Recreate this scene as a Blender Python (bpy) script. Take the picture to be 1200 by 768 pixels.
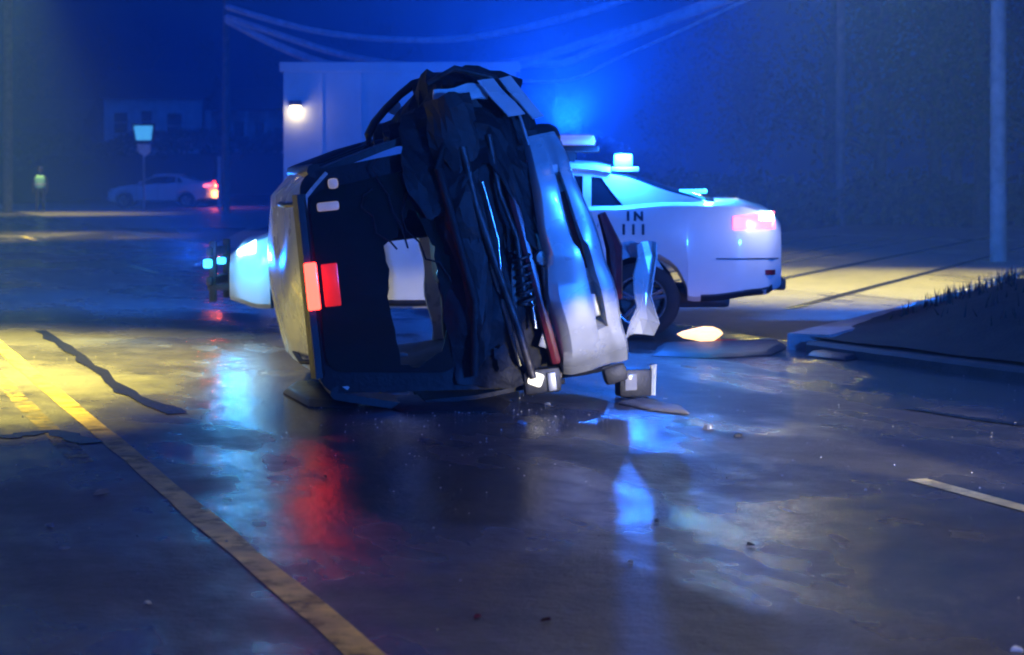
import bpy, bmesh, math, random
from mathutils import Vector, Matrix, noise
R = math.radians
random.seed(7)
for o in list(bpy.data.objects): bpy.data.objects.remove(o)
SC = bpy.context.scene
COL = SC.collection
# ------------------------------------------------------------------ camera
F, HZ, CH = 2400.0, 205.0, 1.6          # focal length in photo pixels, horizon row, camera height
cam = bpy.data.objects.new('camera', bpy.data.cameras.new('camera'))
COL.objects.link(cam)
cam.location = (0, 0, CH); cam.rotation_euler = (R(90), 0, 0)
cam.data.sensor_width = 36; cam.data.lens = F / 1200 * 36
cam.data.shift_y = -(384 - HZ) / 1200
cam.data.clip_start = .05; cam.data.clip_end = 3000
cam.data.dof.use_dof = True; cam.data.dof.focus_distance = 13.0; cam.data.dof.aperture_fstop = 3.2
SC.camera = cam
# ------------------------------------------------------------------ night sky
W = bpy.data.worlds.new('World'); SC.world = W; W.use_nodes = True
nt = W.node_tree; bgn = nt.nodes['Background']
sky = nt.nodes.new('ShaderNodeTexSky'); sky.sky_type = 'NISHITA'; sky.sun_disc = False
sky.sun_elevation = R(-2.0); sky.sun_rotation = R(180)
tint = nt.nodes.new('ShaderNodeMix'); tint.data_type = 'RGBA'; tint.blend_type = 'MULTIPLY'
tint.inputs[0].default_value = 1; tint.inputs[7].default_value = (.08, 1.8, 13.5, 1)
nt.links.new(sky.outputs[0], tint.inputs[6]); nt.links.new(tint.outputs[2], bgn.inputs[0])
bgn.inputs[1].default_value = .15
SC.view_settings.view_transform = 'Standard'; SC.view_settings.look = 'None'
SC.view_settings.exposure = 0.0; SC.view_settings.gamma = 1
SC.view_settings.use_curve_mapping = False
SC.cycles.use_denoising = True
SC.cycles.volume_step_rate = 4
SC.cycles.volume_bounces = 0
SC.cycles.max_bounces = 6
SC.cycles.sample_clamp_indirect = 4
SC.cycles.filter_width = 2.0

# ------------------------------------------------------------------ helpers
def G(x, y): Y = F * CH / (y - HZ); return Vector(((x - 600) / F * Y, Y, 0))
def P(x, y, Y): return Vector(((x - 600) / F * Y, Y, CH - (y - HZ) / F * Y))

def tag(o, label=None, cat=None, group=None, kind=None):
    if label: o['label'] = label
    if cat: o['category'] = cat
    if group: o['group'] = group
    if kind: o['kind'] = kind
    return o
def empty(name, loc=(0, 0, 0), rot=(0, 0, 0)):
    o = bpy.data.objects.new(name, None); COL.objects.link(o)
    o.location = loc; o.rotation_euler = rot; o.empty_display_size = .2
    return o

class MB:
    def __init__(s): s.bm = bmesh.new()
    def poly(s, pts):
        return s.bm.faces.new([s.bm.verts.new(p) for p in pts])
    def box(s, c, d, rot=None, bev=0.0):
        r = bmesh.ops.create_cube(s.bm, size=1)['verts']
        M = Matrix.Translation(c) @ (rot.to_4x4() if rot else Matrix()) @ Matrix.Diagonal((d[0], d[1], d[2], 1))
        bmesh.ops.transform(s.bm, matrix=M, verts=r)
        if bev:
            es = list({e for v in r for e in v.link_edges})
            bmesh.ops.bevel(s.bm, geom=es, offset=bev, segments=2, profile=.6, affect='EDGES')
        return s
    def tube(s, path, r, n=8, cap=True):
        path = [Vector(p) for p in path]; rs = r if isinstance(r, (list, tuple)) else [r] * len(path)
        rings = []
        for i, p in enumerate(path):
            t = (path[min(i + 1, len(path) - 1)] - path[max(i - 1, 0)]).normalized()
            a = t.cross(Vector((0, 0, 1)) if abs(t.z) < .9 else Vector((0, 1, 0))).normalized(); b = t.cross(a)
            rings.append([s.bm.verts.new(p + (a * math.cos(k * 2 * math.pi / n) + b * math.sin(k * 2 * math.pi / n)) * rs[i]) for k in range(n)])
        for i in range(len(rings) - 1):
            for k in range(n):
                s.bm.faces.new((rings[i][k], rings[i][(k + 1) % n], rings[i + 1][(k + 1) % n], rings[i + 1][k]))
        if cap: s.bm.faces.new(rings[0][::-1]); s.bm.faces.new(rings[-1])
        return s
    def grid(s, fn, nu, nv, close_u=False):
        vs = [[s.bm.verts.new(fn(i / (nu if close_u else nu - 1), j / (nv - 1))) for j in range(nv)] for i in range(nu)]
        for i in range(nu if close_u else nu - 1):
            for j in range(nv - 1):
                a = vs[i]; b = vs[(i + 1) % nu]
                try: s.bm.faces.new((a[j], b[j], b[j + 1], a[j + 1]))
                except ValueError: pass
        return vs
    def loft(s, secs, closed=True, caps=True):
        vs = [[s.bm.verts.new(p) for p in q] for q in secs]; n = len(secs[0])
        for i in range(len(vs) - 1):
            for k in range(n if closed else n - 1):
                s.bm.faces.new((vs[i][k], vs[i][(k + 1) % n], vs[i + 1][(k + 1) % n], vs[i + 1][k]))
        if caps: s.bm.faces.new(vs[0][::-1]); s.bm.faces.new(vs[-1])
        return vs
    def lathe(s, prof, axis='z', n=28, c=(0, 0, 0)):
        rings = []
        for (r, h) in prof:
            ring = []
            for k in range(n):
                a = 2 * math.pi * k / n; x, y = r * math.cos(a), r * math.sin(a)
                p = {'z': (x, y, h), 'y': (x, h, y), 'x': (h, x, y)}[axis]
                ring.append(s.bm.verts.new(Vector(p) + Vector(c)))
            rings.append(ring)
        for i in range(len(rings) - 1):
            for k in range(n):
                s.bm.faces.new((rings[i][k], rings[i][(k + 1) % n], rings[i + 1][(k + 1) % n], rings[i + 1][k]))
        return s
    def thick(s, t):
        bm = s.bm; fs = list(bm.faces); bmesh.ops.recalc_face_normals(bm, faces=fs); bm.normal_update()
        dup = {v: bm.verts.new(v.co - v.normal * t) for v in list(bm.verts)}
        rim = [e for e in bm.edges if len(e.link_faces) == 1]
        for f in fs: bm.faces.new([dup[v] for v in reversed(f.verts)])
        for e in rim:
            a, b = e.verts
            try: bm.faces.new((a, b, dup[b], dup[a]))
            except ValueError: pass
        return s
    def build(s, name, m, parent=None, smooth=None, loc=None, rot=None, recalc=True):
        if recalc: bmesh.ops.recalc_face_normals(s.bm, faces=list(s.bm.faces))
        me = bpy.data.meshes.new(name); s.bm.to_mesh(me); s.bm.free()
        me.materials.append(m)
        if smooth is not None:
            for p in me.polygons: p.use_smooth = True
            me.set_sharp_from_angle(angle=R(smooth))
        o = bpy.data.objects.new(name, me); COL.objects.link(o)
        if parent: o.parent = parent
        if loc: o.location = loc
        if rot: o.rotation_euler = rot
        return o
def copy_tree(o, parent=None):
    c = o.copy(); COL.objects.link(c)
    if parent: c.parent = parent
    for ch in list(o.children): copy_tree(ch, c)
    return c
def lamp(name, typ, loc, col, power, parent=None, rad=.05, rot=None, **kw):
    d = bpy.data.lights.new(name, typ); d.color = col; d.energy = power; d.shadow_soft_size = rad
    for k, v in kw.items(): setattr(d, k, v)
    o = bpy.data.objects.new(name, d); COL.objects.link(o); o.location = loc
    if rot: o.rotation_euler = rot
    if parent: o.parent = parent
    return o

# ------------------------------------------------------------------ materials
def mat(name, col, rough=.5, metal=0, var=.25, scale=6, bump=0, bscale=40, emit=None, es=0, coat=0, rvar=0, spec=.5, trans=0, alpha=1):
    m = bpy.data.materials.new(name); m.use_nodes = True; n = m.node_tree; b = n.nodes['Principled BSDF']
    b.inputs['Roughness'].default_value = rough; b.inputs['Metallic'].default_value = metal
    b.inputs['Specular IOR Level'].default_value = spec
    b.inputs['Coat Weight'].default_value = coat; b.inputs['Transmission Weight'].default_value = trans
    b.inputs['Alpha'].default_value = alpha
    tc = n.nodes.new('ShaderNodeTexCoord')
    nz = n.nodes.new('ShaderNodeTexNoise'); nz.inputs['Scale'].default_value = scale; nz.inputs['Detail'].default_value = 6
    n.links.new(tc.outputs['Object'], nz.inputs['Vector'])
    cr = n.nodes.new('ShaderNodeValToRGB'); cr.color_ramp.elements[0].position = .3; cr.color_ramp.elements[1].position = .72
    cr.color_ramp.elements[0].color = tuple(c * (1 - var) for c in col) + (1,); cr.color_ramp.elements[1].color = tuple(min(1, c * (1 + var * .6)) for c in col) + (1,)
    n.links.new(nz.outputs['Fac'], cr.inputs[0]); n.links.new(cr.outputs[0], b.inputs['Base Color'])
    if rvar:
        mr = n.nodes.new('ShaderNodeMapRange'); mr.inputs[3].default_value = max(.02, rough - rvar); mr.inputs[4].default_value = rough + rvar
        n2 = n.nodes.new('ShaderNodeTexNoise'); n2.inputs['Scale'].default_value = scale * .6; n2.inputs['Detail'].default_value = 5
        n.links.new(tc.outputs['Object'], n2.inputs['Vector']); n.links.new(n2.outputs['Fac'], mr.inputs[0]); n.links.new(mr.outputs[0], b.inputs['Roughness'])
    if bump:
        n3 = n.nodes.new('ShaderNodeTexNoise'); n3.inputs['Scale'].default_value = bscale; n3.inputs['Detail'].default_value = 4
        bp = n.nodes.new('ShaderNodeBump'); bp.inputs['Strength'].default_value = bump; bp.inputs['Distance'].default_value = .02
        n.links.new(tc.outputs['Object'], n3.inputs['Vector']); n.links.new(n3.outputs['Fac'], bp.inputs['Height']); n.links.new(bp.outputs[0], b.inputs['Normal'])
    if emit:
        b.inputs['Emission Color'].default_value = tuple(emit) + (1,); b.inputs['Emission Strength'].default_value = es
    return m

def wet_asphalt(name, c0, c1, r0, r1, pud=.52):
    """dark tarmac: coarse aggregate grain, streaks worn by wheels, and standing water films that lower the roughness"""
    m = bpy.data.materials.new(name); m.use_nodes = True; n = m.node_tree; L = n.links; b = n.nodes['Principled BSDF']
    tc = n.nodes.new('ShaderNodeTexCoord')
    def nz(scale, det=5, rough=.6, stretch=None, rotz=0):
        t = n.nodes.new('ShaderNodeTexNoise'); t.inputs['Scale'].default_value = scale; t.inputs['Detail'].default_value = det; t.inputs['Roughness'].default_value = rough
        if stretch:
            mp = n.nodes.new('ShaderNodeMapping'); mp.vector_type = 'TEXTURE'; mp.inputs['Scale'].default_value = stretch; mp.inputs['Rotation'].default_value = (0, 0, rotz)
            L.new(tc.outputs['Object'], mp.inputs[0]); L.new(mp.outputs[0], t.inputs['Vector'])
        else: L.new(tc.outputs['Object'], t.inputs['Vector'])
        return t.outputs['Fac']
    def mr(s, a, b_, c, d):
        q = n.nodes.new('ShaderNodeMapRange'); q.interpolation_type = 'SMOOTHSTEP'
        for i, v in zip((1, 2, 3, 4), (a, b_, c, d)): q.inputs[i].default_value = v
        L.new(s, q.inputs[0]); return q.outputs[0]
    def math_(op, a, b_):
        q = n.nodes.new('ShaderNodeMath'); q.operation = op
        for i, v in enumerate((a, b_)):
            if isinstance(v, (int, float)): q.inputs[i].default_value = v
            else: L.new(v, q.inputs[i])
        return q.outputs[0]
    blotch = nz(3.2, 8, .7); grain = nz(90, 3); big = nz(.55, 6); streak = nz(1.1, 5, .6, (1, 9, 1), R(19)); pudn = nz(.42, 5, .62, (1, 1.8, 1), R(19))
    cr = n.nodes.new('ShaderNodeValToRGB'); cr.color_ramp.elements[0].color = tuple(c0) + (1,); cr.color_ramp.elements[1].color = tuple(c1) + (1,)
    cr.color_ramp.elements[0].position = .36; cr.color_ramp.elements[1].position = .66
    mixv = math_('ADD', math_('MULTIPLY', grain, .25), math_('ADD', math_('MULTIPLY', blotch, .35), math_('ADD', math_('MULTIPLY', big, .2), math_('MULTIPLY', streak, .2))))
    L.new(mixv, cr.inputs[0]); L.new(cr.outputs[0], b.inputs['Base Color'])
    wet = mr(math_('ADD', math_('MULTIPLY', pudn, .75), math_('MULTIPLY', streak, .25)), pud - .09, pud + .10, 0, 1)
    L.new(mr(wet, 0, 1, r1, r0), b.inputs['Roughness'])
    b.inputs['Specular IOR Level'].default_value = .6
    mid = math_('ADD', nz(5, 5), math_('MULTIPLY', nz(26, 3), .5))
    hgt = math_('ADD', math_('MULTIPLY', grain, .5), math_('MULTIPLY', mid, 1.6))
    bp = n.nodes.new('ShaderNodeBump'); bp.inputs['Distance'].default_value = .016
    L.new(hgt, bp.inputs['Height']); L.new(mr(wet, 0, 1, .85, .2), bp.inputs['Strength']); L.new(bp.outputs[0], b.inputs['Normal'])
    return m

def worn_paint(name, col, keep=.5):
    m = mat(name, col, .45, var=.5, scale=5, bump=.2, bscale=120)
    n = m.node_tree; L = n.links
    tc = n.nodes.new('ShaderNodeTexCoord'); nz = n.nodes.new('ShaderNodeTexNoise'); nz.inputs['Scale'].default_value = 4.5; nz.inputs['Detail'].default_value = 9; nz.inputs['Roughness'].default_value = .7
    cr = n.nodes.new('ShaderNodeMapRange'); cr.inputs[1].default_value = keep - .12; cr.inputs[2].default_value = keep + .1; cr.inputs[3].default_value = 1; cr.inputs[4].default_value = 0
    L.new(tc.outputs['Object'], nz.inputs['Vector']); L.new(nz.outputs['Fac'], cr.inputs[0]); L.new(cr.outputs[0], n.nodes['Principled BSDF'].inputs['Alpha'])
    return m

M = {}
M['asphalt'] = wet_asphalt('wet_asphalt', (.022, .021, .021), (.16, .150, .135), .10, .5, .48)
M['asphalt2'] = wet_asphalt('side_asphalt', (.05, .047, .042), (.20, .185, .155), .2, .5, .58)
M['grass'] = mat('grass_ground', (.022, .026, .015), .9, var=.6, scale=3, bump=.9, bscale=25)
M['soil'] = mat('soil_ground', (.05, .045, .035), .9, var=.5, scale=.4, bump=.8, bscale=8)
M['concrete'] = mat('concrete', (.42, .41, .38), .6, var=.35, scale=4, bump=.3, bscale=60)
M['yellow'] = worn_paint('worn_yellow_paint', (.72, .50, .10), .62)
M['yellow_old'] = worn_paint('faded_yellow_paint', (.5, .38, .12), .47)
M['white_line'] = worn_paint('worn_white_paint', (.76, .62, .28), .64)
M['tar'] = mat('tar_seal', (.012, .012, .013), .22, var=.3, scale=8, bump=.2, bscale=60, rvar=.1)
M['silver'] = mat('silver_paint', (.62, .63, .62), .28, metal=.25, var=.12, scale=5, coat=.5, rvar=.08)
M['white_paint'] = mat('white_car_paint', (.78, .78, .79), .3, var=.08, scale=3, coat=.6, rvar=.06)
M['black_plastic'] = mat('black_plastic', (.018, .018, .02), .5, var=.4, scale=12, bump=.2, bscale=50, rvar=.12)
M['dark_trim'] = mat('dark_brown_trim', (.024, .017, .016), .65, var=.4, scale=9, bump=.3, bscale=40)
M['dark_red'] = mat('dark_red_plastic', (.14, .012, .018), .3, var=.4, scale=9)
M['dark_metal'] = mat('underbody_metal', (.10, .09, .085), .5, metal=.7, var=.6, scale=7, bump=.4, bscale=30, rvar=.15)
M['bright_metal'] = mat('bright_metal', (.6, .6, .58), .28, metal=.9, var=.25, scale=8, rvar=.12)
M['near_black'] = mat('matte_near_black', (.007, .007, .008), .7, var=.5, scale=9, bump=.5, bscale=25, rvar=.15)  # near-black base for the tailgate, lower side and torn parts
M['rubber'] = mat('tyre_rubber', (.018, .018, .018), .75, var=.4, scale=14, bump=.4, bscale=60)
M['tint'] = mat('tinted_glass', (.005, .006, .008), .16, bump=.12, bscale=14, var=.3, scale=3, coat=.3, spec=.5)
M['glass'] = mat('window_glass', (.012, .014, .018), .06, var=.2, scale=2)
M['fabric'] = mat('airbag_fabric', (.62, .66, .66), .85, var=.2, scale=8, bump=.6, bscale=9)
M['seat'] = mat('seat_cloth', (.03, .028, .03), .9, var=.4, scale=12, bump=.3, bscale=60)
M['decal'] = mat('black_decal', (.02, .02, .03), .4, var=.2, scale=30)
M['stop'] = mat('stop_lamp_glow', (.5, .01, .01), .2, emit=(1, .03, .02), es=13)
M['stop_reflection'] = mat('stop_lamp_reflection', (.4, .01, .01), .25, emit=(1, .03, .03), es=.45)
M['tail'] = mat('tail_lamp_lens', (.5, .02, .02), .2, emit=(1, .14, .2), es=4.5)
M['tail_off'] = mat('unlit_tail_lens', (.22, .01, .012), .15, var=.3)
M['strobe'] = mat('blue_strobe_lens', (.1, .3, .6), .2, emit=(.04, .45, 1), es=5)
M['strobe_hot'] = mat('hot_strobe_lens', (.3, .5, .6), .2, emit=(.06, .85, .80), es=2.2)
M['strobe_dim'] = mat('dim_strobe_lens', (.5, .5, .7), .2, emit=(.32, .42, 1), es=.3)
M['core'] = mat('overbright_lamp_core', (.8, .8, .8), .2, emit=(.35, .85, 1), es=22)
M['lens_off'] = mat('unlit_clear_lens', (.4, .4, .42), .12)
M['headlight'] = mat('headlight_lens', (.8, .8, .8), .1, emit=(.45, .9, 1), es=24)
M['glint_lens'] = mat('glint_lamp_lens', (.6, .6, .58), .1, emit=(1, .93, .8), es=1.3)
M['glass_reflection'] = mat('glass_reflection_glow', (.8, .75, .65), .3, emit=(1, .82, .6), es=.12)
M['amber'] = mat('amber_lens', (.8, .3, .05), .2, emit=(1, .42, .10), es=10)
M['flame'] = mat('flare_flame', (.9, .5, .3), .5, emit=(1, .62, .26), es=2.6)
M['flare_stick'] = mat('flare_paper', (.45, .04, .03), .7)
M['sodium'] = mat('street_lamp_glass', (.9, .8, .6), .3, emit=(1, .76, .38), es=40)
M['wall_glow'] = mat('wall_lamp_glass', (.9, .8, .6), .3, emit=(1, .86, .5), es=12)
M['wood_pole'] = mat('weathered_pole', (.20, .16, .13), .85, var=.4, scale=5, bump=.6, bscale=25)
M['galv'] = mat('galvanised_steel', (.42, .43, .44), .45, metal=.6, var=.25, scale=9)
M['cable'] = mat('cable_sheath', (.75, .76, .8), .5, var=.2, scale=3)
M['siding'] = mat('pale_siding', (.78, .77, .75), .7, var=.2, scale=2, bump=.2, bscale=12)
M['cladding'] = mat('pale_cladding', (.50, .50, .52), .55, var=.22, scale=.6, bump=.15, bscale=9)
M['roofing'] = mat('dark_shingle', (.05, .055, .055), .9, var=.5, scale=3, bump=.5, bscale=20)
M['window_dark'] = mat('dark_window', (.02, .022, .028), .1)
M['sign_face'] = mat('retro_glow_face', (.2, .6, .8), .4, emit=(.08, .5, .9), es=.9)
M['sign_white'] = mat('white_sign_face', (.75, .75, .75), .4, var=.15)
M['bark'] = mat('bark', (.11, .085, .065), .9, var=.5, scale=6, bump=.9, bscale=18)
M['leaf'] = mat('leaves', (.05, .07, .03), .6, var=.5, scale=1.5)
M['cloth_dark'] = mat('dark_uniform', (.025, .027, .035), .85, var=.3, scale=20)
M['skin'] = mat('skin', (.45, .28, .2), .55, var=.15, scale=20)
M['vest'] = mat('lime_vest', (.40, .92, .55), .6, var=.15, scale=20, emit=None)
M['vest_band'] = mat('silver_band', (.8, .82, .8), .3, var=.1)

# ------------------------------------------------------------------ ground, roads
D = Vector((-.330, .944, 0)); PR = Vector((.944, .330, 0))        # along the main road (away), and to its right
def road_pt(off, s, z=0): return PR * off + D * s + Vector((0, 0, z))
E = Vector((.36, .933, 0)); ER = Vector((.933, -.36, 0))          # side street
m = MB(); m.poly([(-900, -60, -.02), (900, -60, -.02), (900, 1500, -.02), (-900, 1500, -.02)])
tag(m.build('ground', M['soil']), kind='structure')
def strip(p0, p1, z0=0, n=24):
    mb = MB(); mb.grid(lambda i, j: (p0(i) * (1 - j) + p1(i) * j) + Vector((0, 0, z0)), n, 2); return mb
tag(strip(lambda i: road_pt(-6.0, -25 + 240 * i), lambda i: road_pt(9.0, -25 + 240 * i)).build('main_road', M['asphalt']), kind='structure')
def side_pt(off, s): return ER * off + E * s
tag(strip(lambda i: side_pt(-13.5, 9 + 95 * i), lambda i: side_pt(-4.05, 9 + 95 * i), -.004).build('side_street', M['asphalt2']), kind='structure')
mb = MB(); mb.poly([(-60, 62, -.008), (-8, 62, -.008), (-6, 36, -.008), (4, 36, -.008), (0, 58, -.008), (-7.5, 58.5, -.008), (-9, 150, -.008), (-90, 150, -.008)])
M['lot'] = wet_asphalt('pale_lot', (.14, .13, .11), (.36, .34, .29), .25, .55, .6)
tag(mb.build('parking_lot', M['lot']), kind='structure')
# painted lines on the road
def line(name, off, s0, s1, w, m_, parent, wob=.01, z=.004):
    n = max(3, int((s1 - s0) / .5))
    mb = MB(); mb.grid(lambda i, j: road_pt(off + (j - .5) * w + wob * noise.noise((s0 + (s1 - s0) * i, j * 3, off)), s0 + (s1 - s0) * i, z), n, 3)
    return mb.build(name, m_, parent)
road = bpy.data.objects['main_road']
line('centre_line', 1.79, 4, 120, .13, M['yellow'], road, .02)
line('centre_line', 1.50, 11.5, 120, .12, M['yellow_old'], road, .03)
for s0 in (5.0 - .0, ):
    pass
dash0 = PR.dot(G(1078, 562)), D.dot(G(1078, 562))
for k in range(-1, 6):
    e = dash0[1] - k * 9.0
    line('lane_dash', 5.55, dash0[1] + k * 9 - 3.0, dash0[1] + k * 9, .11, M['white_line'], road)
# tar seals and cracks
def tar(pts, w):
    mb = MB(); pts = [G(*p) for p in pts]; q = []
    for a, b in zip(pts[:-1], pts[1:]):
        for k in range(6): q.append(a.lerp(b, k / 6))
    q.append(pts[-1]); L_, R_ = [], []
    for i, p in enumerate(q):
        t = (q[min(i + 1, len(q) - 1)] - q[max(i - 1, 0)]).normalized(); s = Vector((t.y, -t.x, 0))
        ww = w * (.6 + .8 * random.random()); p = p + s * .05 * noise.noise(p * 1.7)
        L_.append(p + s * ww / 2 + Vector((0, 0, .007))); R_.append(p - s * ww / 2 + Vector((0, 0, .007)))
    for i in range(len(q) - 1): mb.poly([L_[i], L_[i + 1], R_[i + 1], R_[i]])
    mb.build('tar_seal', M['tar'], road)
tar([(48, 388), (92, 418), (140, 455), (205, 486)], .13)
tar([(0, 514), (60, 506), (112, 520)], .16)
tar([(1060, 480), (1200, 500)], .10)
# tyre tracks of the side street as darker wet bands
for off, w in ((-11.6, .25), (-9.8, .18), (-8.9, .12), (-7.6, .22), (-5.8, .16)):
    strip(lambda i: side_pt(off, 24 + 30 * i), lambda i: side_pt(off + w, 24 + 30 * i), .001, 20).build('tyre_track', M['tar'], bpy.data.objects['side_street'])
# the grass corner between the roads: raised bed with kerb
tip = G(948, 411); c1 = G(1215, 424); far = side_pt(-3.95, 62)
def verge_outline():
    a = [tip + Vector((0, 0, 0))]
    for k in range(1, 13): a.append(tip.lerp(Vector((side_pt(-3.95, 0).x, 0, 0)) * 0 + far, k / 12))
    a += [Vector((40, 62, 0)), Vector((40, 14, 0)), road_pt(9.3, 6), road_pt(9.25, 12.5)]
    return a
out = verge_outline()
mb = MB(); bm = mb.bm
vs = [bm.verts.new((p.x, p.y, .13)) for p in out]; bm.faces.new(vs)
bmesh.ops.triangulate(bm, faces=list(bm.faces)); bmesh.ops.subdivide_edges(bm, edges=list(bm.edges), cuts=5, use_grid_fill=True)
bmesh.ops.triangulate(bm, faces=list(bm.faces))
for v in bm.verts:
    d = max(0, min(1, (ER.dot(v.co) + 3.9) / 2.5)); d2 = max(0, min(1, (PR.dot(v.co) - 9.2) / 2))
    v.co.z += min(d, d2) * (.85 + .35 * noise.noise(v.co * .35)) + .02 * noise.noise(v.co * 3)
verge = mb.build('grass_verge', M['grass'], smooth=60); tag(verge, kind='structure')
def kerb(pts, name='kerb', w=.17):
    secs = []
    pts = [Vector(p) for p in pts]
    for i, p in enumerate(pts):
        t = (pts[min(i + 1, len(pts) - 1)] - pts[max(i - 1, 0)]).normalized(); s = Vector((t.y, -t.x, 0))
        secs.append([p + s * w + Vector((0, 0, -.05)), p + s * w + Vector((0, 0, .12)), p + s * (w - .03) + Vector((0, 0, .15)), p - s * (w - .02) + Vector((0, 0, .15)), p - s * w + Vector((0, 0, -.05))])
    mb = MB(); mb.loft(secs); return mb.build(name, M['concrete'], smooth=35)
k1 = kerb([tip.lerp(far, k / 20) + ER * .35 * min(1, k / 3) for k in range(21)], w=.22); k1.parent = verge
M['kerb_dark'] = mat('dark_kerb', (.05, .048, .042), .7, var=.5, scale=3, bump=.4, bscale=30)  # much darker base colour for the main-road kerb
k2 = kerb([tip + Vector((.1, -.1, 0)), tip.lerp(road_pt(9.25, 12.5), .5), road_pt(9.25, 12.5), road_pt(9.3, 6), road_pt(9.3, -5)]); k2.parent = verge; k2.data.materials[0] = M['kerb_dark']; k2.location.z = -.05
# grass tufts on the verge
mb = MB()
for k in range(9000):
    s = random.uniform(17, 50); o_ = random.uniform(-3.7, 4) ; p = side_pt(o_, s)
    if PR.dot(p) < 9.6 or p.x > 16: continue
    z = .15 + min(max(0, min(1, (o_ + 3.9) / 2.5)), max(0, min(1, (PR.dot(p) - 9.2) / 2))) * .75
    a = random.uniform(0, 6.28); h = random.uniform(.06, .2); w = .012
    q = Vector((p.x, p.y, z)); dx = Vector((math.cos(a), math.sin(a), 0))
    mb.poly([q - dx * w, q + dx * w, q + Vector((random.uniform(-.05, .05), random.uniform(-.05, .05), h))])
tag(mb.build('grass', M['grass'], recalc=False), 'short rough grass on the raised corner beside the side street', 'grass', kind='stuff')
# bank that carries the houses
mb = MB()
def bank(i, j):
    x = -70 + 88 * i; y = 112 + 100 * j
    e = min(1, max(0, (y - 112 - 3 * math.sin(x * .1)) / 10)); e = e * e * (3 - 2 * e)
    f = min(1, max(0, (18 - x) / 12))
    return Vector((x, y, -.1 + 2.9 * e * f + .25 * noise.noise((x * .15, y * .15, 0)) * e))
mb.grid(bank, 60, 40)
tag(mb.build('grass_bank', M['grass'], smooth=60), kind='structure')

# ------------------------------------------------------------------ a wheel
def wheel_parts(parent, c, axis, r=.36, w=.24, out=1):
    """tyre with rim; axis 'y' or 'z'; out = side on which the spokes show"""
    e = MB(); t = w / 2
    prof = [(r * .66, -t * .9), (r * .72, -t), (r * .9, -t), (r * .985, -t * .78), (r, -t * .5), (r, -t * .12), (r * .985, -t * .08), (r * .985, t * .08), (r, t * .12), (r, t * .5), (r * .985, t * .78), (r * .9, t), (r * .72, t), (r * .66, t * .9)]
    e.lathe(prof, axis, 32)
    ty = e.build('wheel', M['rubber'], parent, 40, loc=c)
    q = MB(); q.lathe([(r * .67, -t * .88), (r * .67, t * .88), (r * .62, t * .84), (r * .60, t * .2 * out), (r * .60, -t * .8)], axis, 32)
    for k in range(5):
        a = k * 2 * math.pi / 5 + .3
        for da in (-.13, .13):
            p0 = (r * .12 * math.cos(a), r * .12 * math.sin(a)); p1 = (r * .62 * math.cos(a + da), r * .62 * math.sin(a + da))
            h = t * .55 * out
            f = (lambda p, hh: (p[0], hh, p[1])) if axis == 'y' else (lambda p, hh: (p[0], p[1], hh))
            q.tube([f(p0, h), f(p1, h + .02 * out)], r * .055, 6)
    q.lathe([(.001, t * .66 * out), (r * .16, t * .62 * out), (r * .18, t * .3 * out)], axis, 16)
    q.build('rim', M['bright_metal'], ty, 40)
    b = MB(); b.lathe([(.001, -t * .1 * out), (r * .5, -t * .1 * out), (r * .5, -t * .3 * out), (.001, -t * .3 * out)], axis, 20)
    b.build('brake_disc', M['dark_metal'], ty, 40)
    return ty

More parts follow.
